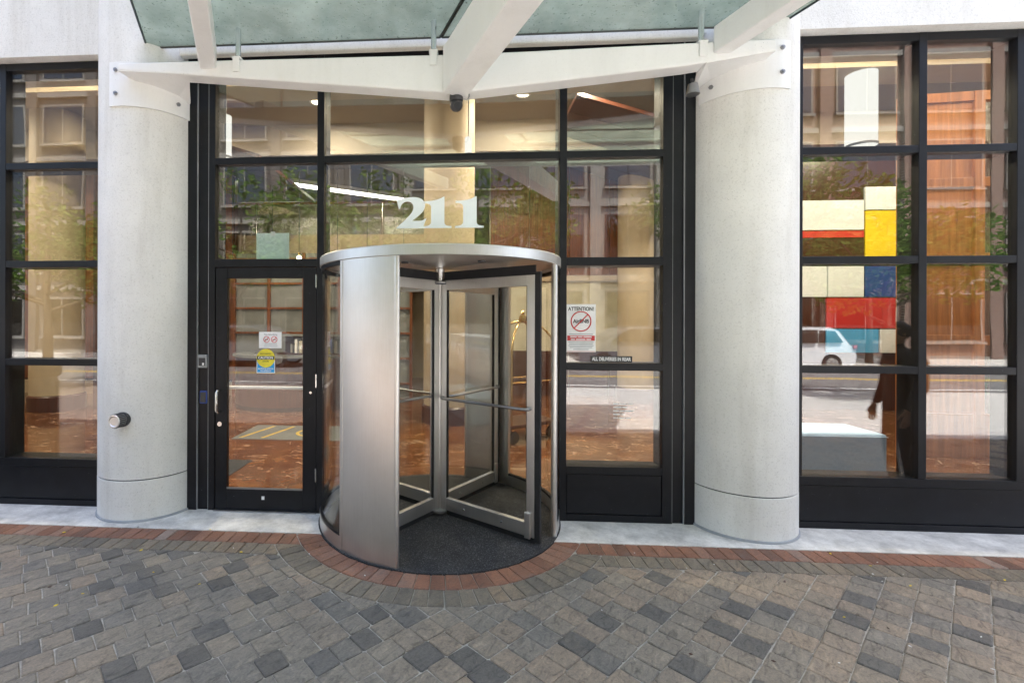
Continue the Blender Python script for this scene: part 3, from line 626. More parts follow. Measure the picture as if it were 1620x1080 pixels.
# ------------------------------------------------------------------ canopy
VX, VY, VZ = 0.412, -0.911, 0.028              # direction in which struts and glass run out over the pavement
cn = thing('entrance_canopy', 'glass canopy on white painted steel beams above the entrance', 'canopy', (CX, -0.4, 3.5))
def canopy(t):
    YB = -0.45
    # the tapered beam, deepest in the middle
    st = [(-2.80, 3.775, 3.715), (-2.2, 3.772, 3.663), (-1.4, 3.765, 3.585), (-0.72, 3.76, 3.52), (-0.13, 3.755, 3.46), (0.08, 3.755, 3.468), (0.55, 3.76, 3.51), (1.02, 3.77, 3.552), (1.67, 3.78, 3.612), (2.30, 3.79, 3.70)]
    b = MB(); n = len(st); v = []; f = []
    for x, zt, zb in st: v += [(x, YB, zb), (x, YB + 0.15, zb), (x, YB + 0.15, zt), (x, YB, zt)]
    for k in range(n - 1):
        for j in range(4): f.append((4 * k + j, 4 * k + (j + 1) % 4, 4 * k + 4 + (j + 1) % 4, 4 * k + 4 + j))
    f += [(0, 1, 2, 3), tuple(4 * (n - 1) + j for j in (3, 2, 1, 0))]
    b.add(v, f).build('main_beam', 'white_paint', t, bevel=0.014, bseg=3)
    # plates wrapped round the columns
    for cx_, a0, a1 in ((-2.874, -103, -12), (2.336, -160, -68)):
        pl = MB().arc((cx_, 0.10), COL_R + 0.002, COL_R + 0.016, a0, a1, 3.487, 3.855, 28).build('bracket_plate', 'white_paint', t, smooth=True)
        for a, z in (((a0 + 9, 3.785), (a0 + 9, 3.59), (a1 - 17, 3.585)) if cx_ < 0 else ((a1 - 11, 3.79), (a1 - 11, 3.605), (a0 + 15, 3.585))):
            ar = math.radians(a); ux, uy = math.cos(ar), math.sin(ar); r = COL_R + 0.016
            bb = MB(); bb.tube([(cx_ + ux * r, 0.10 + uy * r, z), (cx_ + ux * (r + 0.014), 0.10 + uy * (r + 0.014), z)], 0.017, 6); bb.tube([(cx_ + ux * r, 0.10 + uy * r, z), (cx_ + ux * (r + 0.022), 0.10 + uy * (r + 0.022), z)], 0.009, 10)
            bb.build('bolt', 'grey_metal', pl)
        sgn = 1 if cx_ < 0 else -1
        # gusset that carries the beam's underside back to the column
        g_ = [(-2.80, -0.446), (-2.28, -0.446), (-2.28, -0.305), (-2.44, -0.02), (-2.62, 0.02)] if cx_ < 0 else [(2.30, -0.446), (1.80, -0.446), (1.80, -0.305), (1.90, -0.02), (2.08, 0.02)]
        bb = MB(); n_ = len(g_); zz = [3.713, 3.672, 3.672, 3.63, 3.66] if cx_ < 0 else [3.70, 3.626, 3.626, 3.61, 3.66]
        bb.add([(x, y, z) for (x, y), z in zip(g_, zz)] + [(x, y, z + 0.03) for (x, y), z in zip(g_, zz)], [tuple(range(n_)), tuple(range(2 * n_ - 1, n_ - 1, -1))] + [(i, (i + 1) % n_, n_ + (i + 1) % n_, n_ + i) for i in range(n_)]).build('gusset', 'white_paint', t)
    # struts running out from the beam
    def strut(p, wdt, ht0, ht1, L, lift):
        d = Vector((VX, VY, VZ + lift)).normalized(); sx = Vector((-d.y, d.x, 0)).normalized() * (wdt / 2)
        p = Vector(p); q = p + d * L; up = Vector((0, 0, 1))
        A = [p - sx, p + sx, p + sx + up * ht0, p - sx + up * ht0]; Bq = q + up * (ht0 - ht1)
        Bv = [Bq - sx, Bq + sx, Bq + sx + up * ht1, Bq - sx + up * ht1]
        MB().hexa([tuple(x) for x in A], [tuple(x) for x in Bv]).build('strut', 'white_paint', t, bevel=0.012, bseg=3)
    strut((-2.05, YB + 0.02, 3.70), 0.125, 0.19, 0.19, 4.2, 0.05)
    strut((-0.075, YB + 0.02, 3.44), 0.20, 0.36, 0.24, 4.2, 0.03)
    strut((1.90, YB + 0.02, 3.69), 0.125, 0.20, 0.19, 4.2, 0.05)
    # glass
    def gp(s_, x):                     # a point on the glass plane
        y = -0.20 + s_ * VY; return (x + s_ * VX, y, 4.035 + s_ * (VZ + 0.05))
    for x0, x1 in ((-2.72, -0.20), (-0.185, 2.47)):
        for s0, s1 in ((0.0, 2.15), (2.165, 4.3)):
            A = [gp(s0, x0), gp(s0, x1), gp(s1, x1), gp(s1, x0)]
            g = MB().hexa(A, [(x, y, z + 0.022) for x, y, z in A]).build('glass_panel', 'canopy_glass', t)
            b = MB(); ring = A + [A[0]]
            for k in range(4): b.tube([ring[k], ring[k + 1]], 0.009, 6)
            b.build('edge_trim', 'glass_edge', g)
    # clamps on the beam that carry the glass
    for px in (376, 686, 1110):
        p = on_plane(px, 80, YB + 0.02); x = p.x
        b = MB(); b.tube([(x, YB + 0.03, 3.79), (x, YB + 0.03, 4.03)], 0.021, 14); cl = b.build('clamp_post', 'chrome', t, smooth=True)
        b = MB(); b.box(x - 0.035, x + 0.035, YB - 0.012, YB + 0.07, 3.776, 3.792); b.box(x - 0.028, x + 0.028, YB - 0.012, YB - 0.002, 3.67, 3.776); b.build('clamp_foot', 'white_paint', t, bevel=0.003)
    for s_ in (1.3, 2.6, 3.9):          # rails across the struts that carry the glass farther out
        a, c = gp(s_, -2.5), gp(s_, 2.4); b = MB(); b.tube([(a[0], a[1], a[2] - 0.06), (c[0], c[1], c[2] - 0.06)], 0.045, 10); b.build('cross_rail', 'white_paint', t, smooth=True)
n0 = set(bpy.data.objects); canopy(cn)
for o in bpy.data.objects:
    if o not in n0 and o.parent == cn: o.matrix_parent_inverse = Matrix.Translation(-Vector(cn.location))

# small things fixed to the front
sc = thing('security_camera', 'small dark grey dome camera hanging under the middle of the canopy beam', 'camera', (-0.062, -0.40, 3.37))
MB().lathe([(0.0, 0.10), (0.052, 0.10), (0.054, 0.05), (0.048, 0.04), (0.0, 0.04)], seg=24).build('base', 'dark_plastic', sc, smooth=True)
ball = MB().lathe([(0.0, 0.055)] + [(0.050 * math.sin(k * math.pi / 12), 0.012 + 0.050 * math.cos(k * math.pi / 12)) for k in range(1, 12)] + [(0.0, -0.038)], seg=24).build('ball', 'dark_plastic', sc, smooth=True)
MB().tube([(0.006, -0.036, -0.004), (0.008, -0.056, -0.014)], 0.026, 18).build('lens', 'seal_black', ball, smooth=True)
b = MB(); b.tube([(0.05, 0, 0.06), (0.085, 0.0, 0.05), (0.10, 0.0, 0.075), (0.10, 0.0, 0.13)], 0.005, 8); b.build('cable', 'grey_metal', sc, smooth=True)
lp = thing('spotlight', 'small spotlight tucked under the right end of the canopy beam', 'spotlight', (1.78, -0.28, 3.50))
MB().tube([(0, 0.02, 0.10), (0, 0, 0.05)], 0.012, 8).build('arm', 'dark_plastic', lp); MB().lathe([(0.0, 0.05), (0.035, 0.05), (0.05, -0.03), (0.0, -0.03)], seg=20).build('head', 'grey_metal', lp, smooth=True)
cr = thing('card_reader', 'grey card reader with white key pad on the left black door jamb', 'card reader', (-2.335, 0.022, 1.333))
box('body', -0.042, 0.042, -0.026, 0, -0.058, 0.058, 'reader_grey', cr, bevel=0.004); box('face', -0.03, 0.03, -0.029, -0.0262, -0.04, 0.03, 'dark_plastic', cr); box('key', 0.004, 0.02, -0.033, -0.0292, -0.036, -0.014, 'white_plastic', cr)
cr = thing('proximity_reader', 'small dark blue proximity reader lower on the left door jamb', 'card reader', (-2.328, 0.022, 1.01))
box('body', -0.034, 0.034, -0.02, 0, -0.058, 0.058, 'paint_blue', cr, bevel=0.008); box('face', -0.026, 0.026, -0.0225, -0.0202, -0.045, 0.045, 'dark_plastic', cr, bevel=0.004)
fc = thing('pipe_fitting', 'capped grey metal pipe fitting on the left white column', 'pipe fitting', (-2.845, -0.312, 0.868))
fc.scale = (0.82, 0.9, 0.82)
fc.rotation_euler = (0, 0, math.radians(-6))
MB().tube([(0, 0.02, 0), (0, -0.02, 0)], 0.075, 28).build('collar', 'dark_plastic', fc, smooth=True, angle=50)
MB().tube([(0, -0.02, 0), (0, -0.10, 0)], 0.068, 28).build('body', 'grey_metal', fc, smooth=True, angle=50)
for k in range(22):
    a = 2 * math.pi * k / 22; MB().box(-0.005, 0.005, -0.098, -0.03, 0.064, 0.071).build('rib', 'dark_plastic', fc).rotation_euler = (0, a, 0)
cap = MB().lathe([(0.0, 0), (0.045, 0), (0.052, 0.006), (0.062, 0.006), (0.066, 0.0)], seg=28).build('cap', 'brushed_steel', fc, smooth=True)
cap.rotation_euler = (math.radians(90), 0, 0); cap.location = (0, -0.101, 0)

# ------------------------------------------------------------------ writing
def bez(p0, p1, p2, p3, n=10): return [tuple((1 - t) ** 3 * p0[i] + 3 * (1 - t) ** 2 * t * p1[i] + 3 * (1 - t) * t * t * p2[i] + t ** 3 * p3[i] for i in (0, 1)) for t in (k / n for k in range(n + 1))]
one = [(0.0, 0), (0.98, 0), (0.98, 0.055)] + bez((0.98, 0.055), (0.80, 0.06), (0.735, 0.09), (0.735, 0.20), 6) + [(0.735, 1.0), (0.70, 1.0)] + bez((0.70, 1.0), (0.55, 0.90), (0.32, 0.865), (0.02, 0.86), 8) + [(0.02, 0.80)] + bez((0.02, 0.80), (0.22, 0.80), (0.275, 0.76), (0.275, 0.64), 6) + [(0.275, 0.20)] + bez((0.275, 0.20), (0.275, 0.09), (0.18, 0.06), (0.0, 0.055), 6)
two = [(0.0, 0.0), (0.93, 0.0), (1.06, 0.32), (1.0, 0.30)] + bez((1.0, 0.30), (0.96, 0.25), (0.90, 0.235), (0.80, 0.235), 5) + [(0.55, 0.235)] + bez((0.55, 0.235), (0.86, 0.44), (1.01, 0.56), (1.01, 0.74), 8) + bez((1.01, 0.74), (1.01, 0.90), (0.84, 1.0), (0.60, 1.0), 8) + [(0.32, 1.0)][:0] + bez((0.60, 1.0), (0.40, 1.0), (0.22, 0.95), (0.03, 0.90), 6) + [(0.11, 0.62), (0.15, 0.64)] + bez((0.15, 0.64), (0.17, 0.78), (0.26, 0.86), (0.40, 0.86), 6) + bez((0.40, 0.86), (0.54, 0.86), (0.61, 0.78), (0.61, 0.67), 6) + bez((0.61, 0.67), (0.61, 0.52), (0.47, 0.37), (0.0, 0.0), 8)
num = thing('address_number', 'pale white house number 211 fixed to the glass above the revolving door', 'number', (CX, 0.03, 2.51))
for nm, poly, x in (('numeral_two', two, -0.385), ('numeral_one', one, -0.145), ('numeral_one', one, 0.135)):
    h = 0.272; wd = 0.255
    pts = clean([(x + px_ * wd, pz * h) for px_, pz in poly], 0.0008)
    import mathutils.geometry as mg
    tri = mg.tessellate_polygon([[Vector((a, c, 0)) for a, c in pts]])
    bb = MB(); n_ = len(pts); vs = [(a, -0.002, c) for a, c in pts] + [(a, 0.004, c) for a, c in pts]
    fs = [tuple(t_) for t_ in tri] + [tuple(i + n_ for i in t_[::-1]) for t_ in tri] + [(i, (i + 1) % n_, n_ + (i + 1) % n_, n_ + i) for i in range(n_)]
    bb.add(vs, fs).build(nm, 'vinyl', num)
def ring_prohibit(t, x, z, r, y, mat, th):
    MB().tube([(x + r * math.cos(k * math.pi / 20), y, z + r * math.sin(k * math.pi / 20)) for k in range(41)], th, 6).build('ring', mat, t)
    MB().tube([(x - r * .7, y, z - r * .7), (x + r * .7, y, z + r * .7)], th, 6).build('slash', mat, t)
YG = 0.0335
s1 = thing('attention_sign', 'white attention sign with a red prohibition ring on the right side pane', 'sign', (0.99, YG, 1.64))
def sign1(t):
    box('board', 0.880, 1.127, YG - 0.0025, YG, 1.437, 1.846, 'print_white', t)
    box('border', 0.886, 1.121, YG - 0.0029, YG - 0.0026, 1.441, 1.444, 'print_red', t)
    text_mesh('heading', 'ATTENTION!', 0.045, 'print_black', t, (1.003, YG - 0.0035, 1.805), width=0.215, bold=0.001)
    text_mesh('word', 'AirBNB', 0.045, 'print_black', t, (1.003, YG - 0.0035, 1.70), width=0.135, bold=0.0012)
    ring_prohibit(t, 1.003, 1.70, 0.083, YG - 0.004, 'print_red', 0.005)
    box('banner', 0.888, 1.119, YG - 0.0033, YG - 0.0027, 1.535, 1.578, 'print_red', t)
    for z, ws_ in ((1.567, (0.055, 0.04, 0.07)), (1.546, (0.035, 0.08, 0.04))):
        x = 1.003 - (sum(ws_) + 0.016) / 2
        for q in ws_: box('banner_print', x, x + q, YG - 0.0037, YG - 0.0034, z - 0.005, z + 0.005, 'print_white', t); x += q + 0.008
    for z, wd in ((1.590, 0.20), (1.522, 0.21), (1.507, 0.20), (1.492, 0.21), (1.477, 0.19), (1.460, 0.13)): box('small_print', 1.003 - wd / 2, 1.003 + wd / 2, YG - 0.0032, YG - 0.0027, z - 0.003, z + 0.003, 'print_grey', t)
under(s1, sign1)
s2 = thing('delivery_sign', 'narrow black strip sign reading all deliveries in rear', 'sign', (1.255, YG, 1.365))
def sign2(t):
    box('board', 1.085, 1.432, YG - 0.002, YG, 1.352, 1.405, 'print_black', t); text_mesh('lettering', 'ALL DELIVERIES IN REAR', 0.042, 'print_white', t, (1.258, YG - 0.003, 1.378), width=0.325, bold=0.0012)
under(s2, sign2)
s2 = thing('vinyl_lettering', 'faint white block of small illegible lettering on the lower right side pane', 'lettering', (1.36, YG, 0.93))
def sign3(t):
    for k, ws_ in enumerate(((0.04, 0.06, 0.05), (0.07, 0.04), (0.05, 0.03, 0.07), (0.06, 0.03), (0.04, 0.05, 0.04))):
        x = 1.275
        for q in ws_: box('line', x, x + q, YG - 0.0006, YG, 0.995 - k * 0.03, 1.003 - k * 0.03, 'vinyl', t); x += q + 0.008
under(s2, sign3)
YD = 0.0265
s3 = thing('no_smoking_notice', 'small white no smoking notice with two red rings on the glass door', 'sign', (-1.717, YD, 1.525))
def sign4(t):
    box('board', -1.825, -1.618, YD - 0.002, YD, 1.452, 1.597, 'print_white', t, bevel=0.0008)
    text_mesh('heading', 'No Smoking', 0.024, 'print_grey', t, (-1.717, YD - 0.003, 1.574), width=0.12)
    for x in (-1.755, -1.685): ring_prohibit(t, x, 1.53, 0.026, YD - 0.003, 'print_red', 0.0028); MB().box(x - 0.016, x + 0.014, YD - 0.0035, YD - 0.0022, 1.526, 1.532).build('pictogram', 'print_black', t)
    for z, wd in ((1.492, 0.11), (1.475, 0.12)): box('small_print', -1.717 - wd / 2, -1.717 + wd / 2, YD - 0.0025, YD - 0.0021, z - 0.002, z + 0.002, 'print_grey', t)
under(s3, sign4)
s4 = thing('caution_sticker', 'yellow and blue caution automatic door sticker on the glass door', 'sign', (-1.762, YD, 1.335))
def sign5(t):
    box('backing', -1.846, -1.678, YD - 0.0015, YD, 1.230, 1.345, 'print_white', t); box('blue_field', -1.84, -1.684, YD - 0.0022, YD - 0.0016, 1.236, 1.339, 'print_blue', t)
    MB().tube([(-1.762, YD, 1.362), (-1.762, YD - 0.0027, 1.362)], 0.083, 36).build('yellow_disc', 'print_yellow', t)
    box('band', -1.842, -1.682, YD - 0.0034, YD - 0.0028, 1.350, 1.382, 'print_black', t)
    text_mesh('word', 'CAUTION', 0.03, 'print_white', t, (-1.762, YD - 0.0042, 1.366), width=0.135, bold=0.001); text_mesh('word', 'AUTOMATIC', 0.018, 'print_black', t, (-1.762, YD - 0.0036, 1.402), width=0.10); text_mesh('word', 'DOOR', 0.018, 'print_black', t, (-1.762, YD - 0.0036, 1.334), width=0.055)
    text_mesh('word', 'ACTIVATE SWITCH', 0.017, 'print_white', t, (-1.762, YD - 0.003, 1.268), width=0.14, bold=0.0005); text_mesh('word', 'TO OPERATE', 0.017, 'print_white', t, (-1.762, YD - 0.003, 1.249), width=0.10, bold=0.0005)
under(s4, sign5)
nb = thing('blank_notice', 'blank pale green paper stuck inside the pane above the glass door', 'notice', (-1.71, 0.05, 2.36))
box('sheet', -0.152, 0.148, 0.0, 0.003, -0.108, 0.122, 'notice_paper', nb); box('tape', -0.02, 0.02, -0.001, -0.0004, 0.10, 0.135, 'white_plastic', nb)

# ------------------------------------------------------------------ the lobby
LB = 10.0
tag(box('lobby_floor', -11, 11, 0.02, LB, -0.06, 0.001, 'marble_floor'), kind='structure')
tag(box('lobby_ceiling', -11, 11, 0.45, LB, 5.6, 5.75, 'ceiling_paint'), kind='structure')
tag(box('lobby_wall', -11.2, -11, 0.45, LB, 0, 5.75, 'beige_plaster'), kind='structure'); tag(box('lobby_wall', 11, 11.2, 0.45, LB, 0, 5.75, 'beige_plaster'), kind='structure')
back = tag(box('lobby_wall', -11.2, 11.2, LB, LB + 0.2, 0, 5.75, 'beige_plaster'), kind='structure')
rw = tag(box('lobby_wall', 0.6, 4.2, 7.0, 7.15, 0, 5.6, 'pale_wall'), kind='structure')
for k in range(4):
    box('wainscot_panel', 0.62 + k * 0.895, 0.62 + k * 0.895 + 0.885, 6.965, 6.998, 0.0, 1.02, 'wood_dark', rw, bevel=0.004); box('wood_panel', 0.62 + k * 0.895, 0.62 + k * 0.895 + 0.885, 6.96, 6.998, 2.75, 5.6, 'wood', rw, bevel=0.004)
box('cornice', 0.6, 4.2, 6.93, 6.998, 2.62, 2.74, 'beige_plaster', rw)
# stained wood side wall on the left and wood slopes
lw_ = tag(box('lobby_wall', -10.9, -5.2, 6.4, 6.55, 0, 5.6, 'wood_dark'), kind='structure')
for k in range(6):
    for z0, z1 in ((0.35, 2.9), (2.95, 5.5)): box('wood_panel', -10.85 + k * 0.94, -10.85 + k * 0.94 + 0.92, 6.36, 6.398, z0, z1, 'wood', lw_, bevel=0.004)
box('skirting', -10.9, -5.2, 6.34, 6.398, 0.0, 0.3, 'beige_plaster', lw_)
# lattice of wood and grey panels behind the counter
lat = thing('wood_lattice_wall', 'red wood lattice with grey panels behind the reception counter', 'partition', (-3.2, 6.3, 0))
for k in range(5): box('panel', -1.95 + k * 0.8, -1.95 + k * 0.8 + 0.8, 0.02, 0.05, 0.0, 3.2, 'grey_panel', lat)
for k in range(6): box('post', -1.98 + k * 0.8, -1.92 + k * 0.8, -0.05, 0.02, 0.0, 3.2, 'wood', lat, bevel=0.004)
for k in range(6): box('rail', -1.98, 2.08, -0.04, 0.015, 0.30 + k * 0.55, 0.345 + k * 0.55, 'wood', lat, bevel=0.003)
# interior columns
for x, y, r, lab in ((-0.25, 4.0, 0.43, 'beige round lobby column straight behind the revolving door'), (3.75, 6.4, 0.42, 'beige round lobby column behind the right side panes'), (-7.75, 4.5, 0.43, 'beige round lobby column behind the left window')):
    t = thing('lobby_column', lab, 'column', (x, y, 0), 'lobby columns')
    MB().lathe([(r, 0.30), (r, 5.6)], seg=40).build('shaft', 'beige_plaster', t, smooth=True); MB().lathe([(r + 0.03, 0.0), (r + 0.03, 0.27), (r, 0.30)], seg=40).build('base', 'wood_dark', t, smooth=True)
# mezzanine
mz = thing('mezzanine', 'mezzanine gallery with glass balustrade and red wood handrail at the back of the lobby', 'gallery', (-4, 6.3, 3.3))
box('slab', -6.8, 3.6, 0.35, 3.6, 0.0, 0.32, 'ceiling_paint', mz); box('fascia', -6.8, 3.6, 0.30, 0.345, -0.06, 0.36, 'beige_plaster', mz)
for k in range(7):
    box('balustrade_pane', -6.7 + k * 1.48, -6.7 + k * 1.48 + 1.42, 0.36, 0.372, 0.36, 1.05, 'door_glass', mz); MB().tube([(-6.73 + k * 1.48, 0.366, 0.32), (-6.73 + k * 1.48, 0.366, 1.1)], 0.018, 8).build('baluster', 'chrome', mz)
MB().tube([(-6.8, 0.366, 1.11), (3.6, 0.366, 1.11)], 0.035, 10).build('handrail', 'wood', mz, smooth=True)
# sloped soffits and beams of the ceiling
for x0, x1, y, lab in ((-10.9, 10.9, 2.4, 'deep beige ceiling beam nearest the lobby windows'), (-10.9, 10.9, 5.2, 'deep grey brown ceiling beam in the middle of the lobby')):
    cb = box('ceiling_beam', x0, x1, y, y + 0.5, 5.0, 5.6, 'beige_plaster' if y < 3 else 'ceiling_paint'); tag(cb, lab, 'beam', 'lobby ceiling beams')
for x, lab in ((-5.0, 'sloping brown wood soffit over the left part of the lobby'), (3.0, 'sloping brown wood soffit over the right part of the lobby')):
    t = thing('wood_soffit', lab, 'soffit', (x, 3.6, 4.4), 'sloping wood soffits')
    for k in range(5):
        MB().hexa([(-1.2, k * 0.62, 0.9), (1.6, k * 0.62, 0.0), (1.6, k * 0.62 + 0.6, 0.0), (-1.2, k * 0.62 + 0.6, 0.9)], [(-1.2, k * 0.62, 0.96), (1.6, k * 0.62, 0.06), (1.6, k * 0.62 + 0.6, 0.06), (-1.2, k * 0.62 + 0.6, 0.96)]).build('board', 'wood_dark', t)
# lamps
def area_lamp(x, y, z, size, power, col=(1, 0.86, 0.64), parent=None, spread=math.pi):
    ld = bpy.data.lights.new('lamp_light', 'AREA'); ld.shape = 'DISK'; ld.size = size; ld.energy = power; ld.color = col; ld.spread = spread
    o = bpy.data.objects.new('lamp_light', ld); S.collection.objects.link(o); o.location = (x, y, z)
    if parent is not None: o.parent = parent
    return o
k_ = 0
DL = [(-8.5, 1.2), (-9.6, 3.6), (-5.4, 1.2), (-5.6, 3.9), (-2.2, 1.2), (-2.6, 4.2), (0.9, 1.2), (1.0, 4.1), (2.0, 3.2), (5.0, 1.2), (5.4, 3.9), (8.2, 1.2), (7.9, 4.0)]
names = ['over the far left corner', 'over the left wood wall', 'over the left window', 'over the left soffit', 'over the glass door', 'over the reception counter', 'over the revolving door', 'in front of the pale back wall', 'right of the revolving door near the front', 'over the grey bench', 'in front of the coloured wall', 'over the wood screen', 'over the coloured panels']
for (x, y), nm in zip(DL, names):
    z = 5.58
    t = thing('downlight', 'round lit ceiling downlight ' + nm, 'light', (x, y, z), 'lobby downlights')
    MB().lathe([(0.10, 0.02), (0.14, 0.012), (0.145, 0.0), (0.105, -0.004), (0.10, 0.02)], seg=20).build('trim', 'white_plastic', t, smooth=True)
    MB().lathe([(0.0, 0.008), (0.10, 0.008)], seg=20).build('lens', 'lamp_warm', t)
    area_lamp(0, 0, -0.02, 0.2, 27, parent=t)
for k in range(8):
    x = -5.6 + k * 0.72; z = 3.02 - (k % 3) * 0.12; y = 6.0 - (k % 2) * 0.35
    t = thing('pendant_lamp', ['first', 'second', 'third', 'fourth', 'fifth', 'sixth', 'seventh', 'last'][k] + ' small glowing pendant bulb from the left over the reception counter', 'lamp', (x, y, z), 'pendant bulbs over the counter')
    MB().tube([(0, 0, 0.06), (0, 0, 5.6 - z)], 0.006, 6).build('cord', 'dark_plastic', t); MB().tube([(0, 0, 0.03), (0, 0, 0.10)], 0.02, 10).build('socket', 'brass', t)
    MB().lathe([(0.0, 0.04)] + [(0.048 * math.sin(q * math.pi / 8), -0.01 + 0.048 * math.cos(q * math.pi / 8)) for q in range(1, 8)] + [(0.0, -0.058)], seg=14).build('bulb', 'lamp_warm', t, smooth=True)
a, c = on_ground(352, 276, 5.05), on_ground(640, 316, 5.05)
d = Vector((c.x - a.x, c.y - a.y, 0)).normalized(); nrm = Vector((-d.y, d.x, 0)) * 0.13
cv = thing('cove_light', 'long slanting white light strip under the lobby ceiling on the left', 'light', (a.x, a.y, 5.05))
L_ = (Vector((c.x, c.y, 0)) - Vector((a.x, a.y, 0))).length
for nm, mt, z0, z1, ww in (('housing', 'white_plastic', 0.0, 0.10, 1.25), ('diffuser', 'lamp_white', -0.02, -0.002, 1.0)):
    q = [(-nrm * ww), (nrm * ww), (d * L_ + nrm * ww), (d * L_ - nrm * ww)]
    MB().hexa([(p.x, p.y, z0) for p in q], [(p.x, p.y, z1) for p in q]).build(nm, mt, cv)
for px, py0, py1, dep, lab in ((1362, 105, 232, 2.6, 'tall white glowing cylinder pendant in the right window'), (741, 218, 246, 2.6, 'small white cylinder pendant above the revolving door'), (357, 184, 250, 2.6, 'white glowing cylinder pendant behind the pane above the glass door')):
    p0 = on_plane(px, py1, dep); p1 = on_plane(px, py0, dep); hh = p1.z - p0.z; rr = 0.17 if px == 1362 else 0.05 if px == 741 else 0.08
    t = thing('cylinder_pendant', lab, 'lamp', (p0.x, dep, p0.z), 'cylinder pendants')
    MB().lathe([(0.0, 0.0), (rr, 0.0), (rr, hh), (0.0, hh)], seg=24).build('shade', 'lamp_tube', t, smooth=True, angle=30); MB().tube([(0, 0, hh), (0, 0, max(hh + 0.05, 5.6 - p0.z))], 0.008, 6).build('cord', 'dark_plastic', t)
    MB().lathe([(rr + 0.004, -0.01), (rr + 0.008, 0.02), (rr + 0.001, 0.025)], seg=24).build('rim', 'dark_plastic', t)
# reception counter, curved
ct = thing('reception_counter', 'curved dark red wood reception counter with book shelf seen through the glass door', 'counter', (-3.55, 5.2, 0))
MB().arc((0, 0.3), 1.0, 1.06, 180, 330, 0.08, 1.0, 30).build('front', 'wood_dark', ct, smooth=True); MB().arc((0, 0.3), 0.97, 1.04, 180, 330, 0.0, 0.08, 30).build('plinth', 'seal_black', ct)
MB().arc((0, 0.3), 0.72, 1.12, 180, 330, 1.0, 1.045, 30).build('top', 'grey_panel', ct, smooth=True)
box('shelf', 0.0, 1.45, -0.45, 0.0, 1.05, 1.08, 'wood_dark', ct); box('shelf', 0.0, 1.45, -0.45, 0.0, 1.40, 1.43, 'grey_panel', ct); box('shelf_back', 0.0, 1.45, -0.02, 0.0, 1.08, 1.40, 'wood_dark', ct)
box('lower_cabinet', 0.55, 1.5, -0.42, 0.05, 0.0, 0.98, 'wood_dark', ct, bevel=0.005)
for k in range(11):
    bk = box('book', 0, 0.035 + 0.012 * (k % 3), 0, 0.2, 0, 0.17 + 0.03 * ((k * 7) % 4), ['limestone', 'print_white', 'pale_wall', 'print_red', 'paint_blue'][k % 5])
    bk.location = (-3.55 + 0.25 + k * 0.085, 5.2 - 0.42, 1.081)
    tag(bk, ['cream', 'white', 'pale', 'red', 'dark blue'][k % 5] + ' book standing on the counter shelf, ' + ['first', 'second', 'third', 'fourth', 'fifth', 'sixth', 'seventh', 'eighth', 'ninth', 'tenth', 'last'][k] + ' from the left', 'book', 'books on the counter shelf')
# floor mats inside
mt_ = thing('entrance_mat', 'grey lobby mat with yellow lines and ring behind the glass door', 'mat', (-2.62, 2.95, 0.001))
box('pad', -0.7, 0.9, -0.45, 0.45, 0.0, 0.006, 'grey_panel', mt_)
for q in ((-0.62, -0.38, 0.0), (-0.3, -0.38, 0.0)): MB().hexa([(q[0], -0.38, 0.006), (q[0] + 0.05, -0.38, 0.006), (q[0] + 0.25, 0.38, 0.006), (q[0] + 0.20, 0.38, 0.006)], [(q[0], -0.38, 0.009), (q[0] + 0.05, -0.38, 0.009), (q[0] + 0.25, 0.38, 0.009), (q[0] + 0.20, 0.38, 0.009)]).build('yellow_line', 'road_yellow', mt_)
MB().arc((0.35, 0.0), 0.20, 0.25, 0, 300, 0.006, 0.009, 24).build('yellow_ring', 'road_yellow', mt_)
dm = tag(box('door_mat', -3.25, -2.55, 0.85, 1.5, 0.001, 0.008, 'floor_mat'), 'dark door mat inside beside the glass door', 'mat')
# brass luggage cart
lc = thing('luggage_cart', 'brass birdcage luggage cart behind the right wing of the revolving door', 'luggage cart', (0.86, 2.9, 0.001)); lc.rotation_euler = (0, 0, math.radians(35))
box('deck', -0.45, 0.45, -0.28, 0.28, 0.22, 0.27, 'wood_dark', lc, bevel=0.01)
for sx in (-1, 1):
    for sy in (-1, 1):
        wv = MB(); wv.tube([(sx * 0.36, sy * 0.22 - 0.02, 0.09), (sx * 0.36, sy * 0.22 + 0.02, 0.09)], 0.09, 18); wv.build('wheel', 'tyre', lc, smooth=True, angle=50); MB().tube([(sx * 0.36, sy * 0.22, 0.12), (sx * 0.36, sy * 0.22, 0.22)], 0.02, 8).build('caster_stem', 'brass', lc)
        MB().tube([(sx * 0.42, sy * 0.25, 0.27)] + [(sx * 0.42, sy * 0.25, 1.2)] + [(sx * 0.42 * math.cos(q * math.pi / 16), sy * 0.25 * math.cos(q * math.pi / 16), 1.2 + 0.5 * math.sin(q * math.pi / 16)) for q in range(1, 8)] + [(0, 0, 1.70)], 0.016, 10).build('hoop', 'brass', lc, smooth=True)
MB().lathe([(0.0, 1.86), (0.02, 1.85), (0.035, 1.82), (0.02, 1.79), (0.05, 1.77), (0.06, 1.72), (0.04, 1.68), (0.0, 1.67)], seg=18).build('finial', 'brass', lc, smooth=True)
MB().tube([(-0.42, -0.25, 0.85), (0.42, -0.25, 0.85)], 0.013, 8).build('rail', 'brass', lc); MB().tube([(-0.42, 0.25, 0.85), (0.42, 0.25, 0.85)], 0.013, 8).build('rail', 'brass', lc)
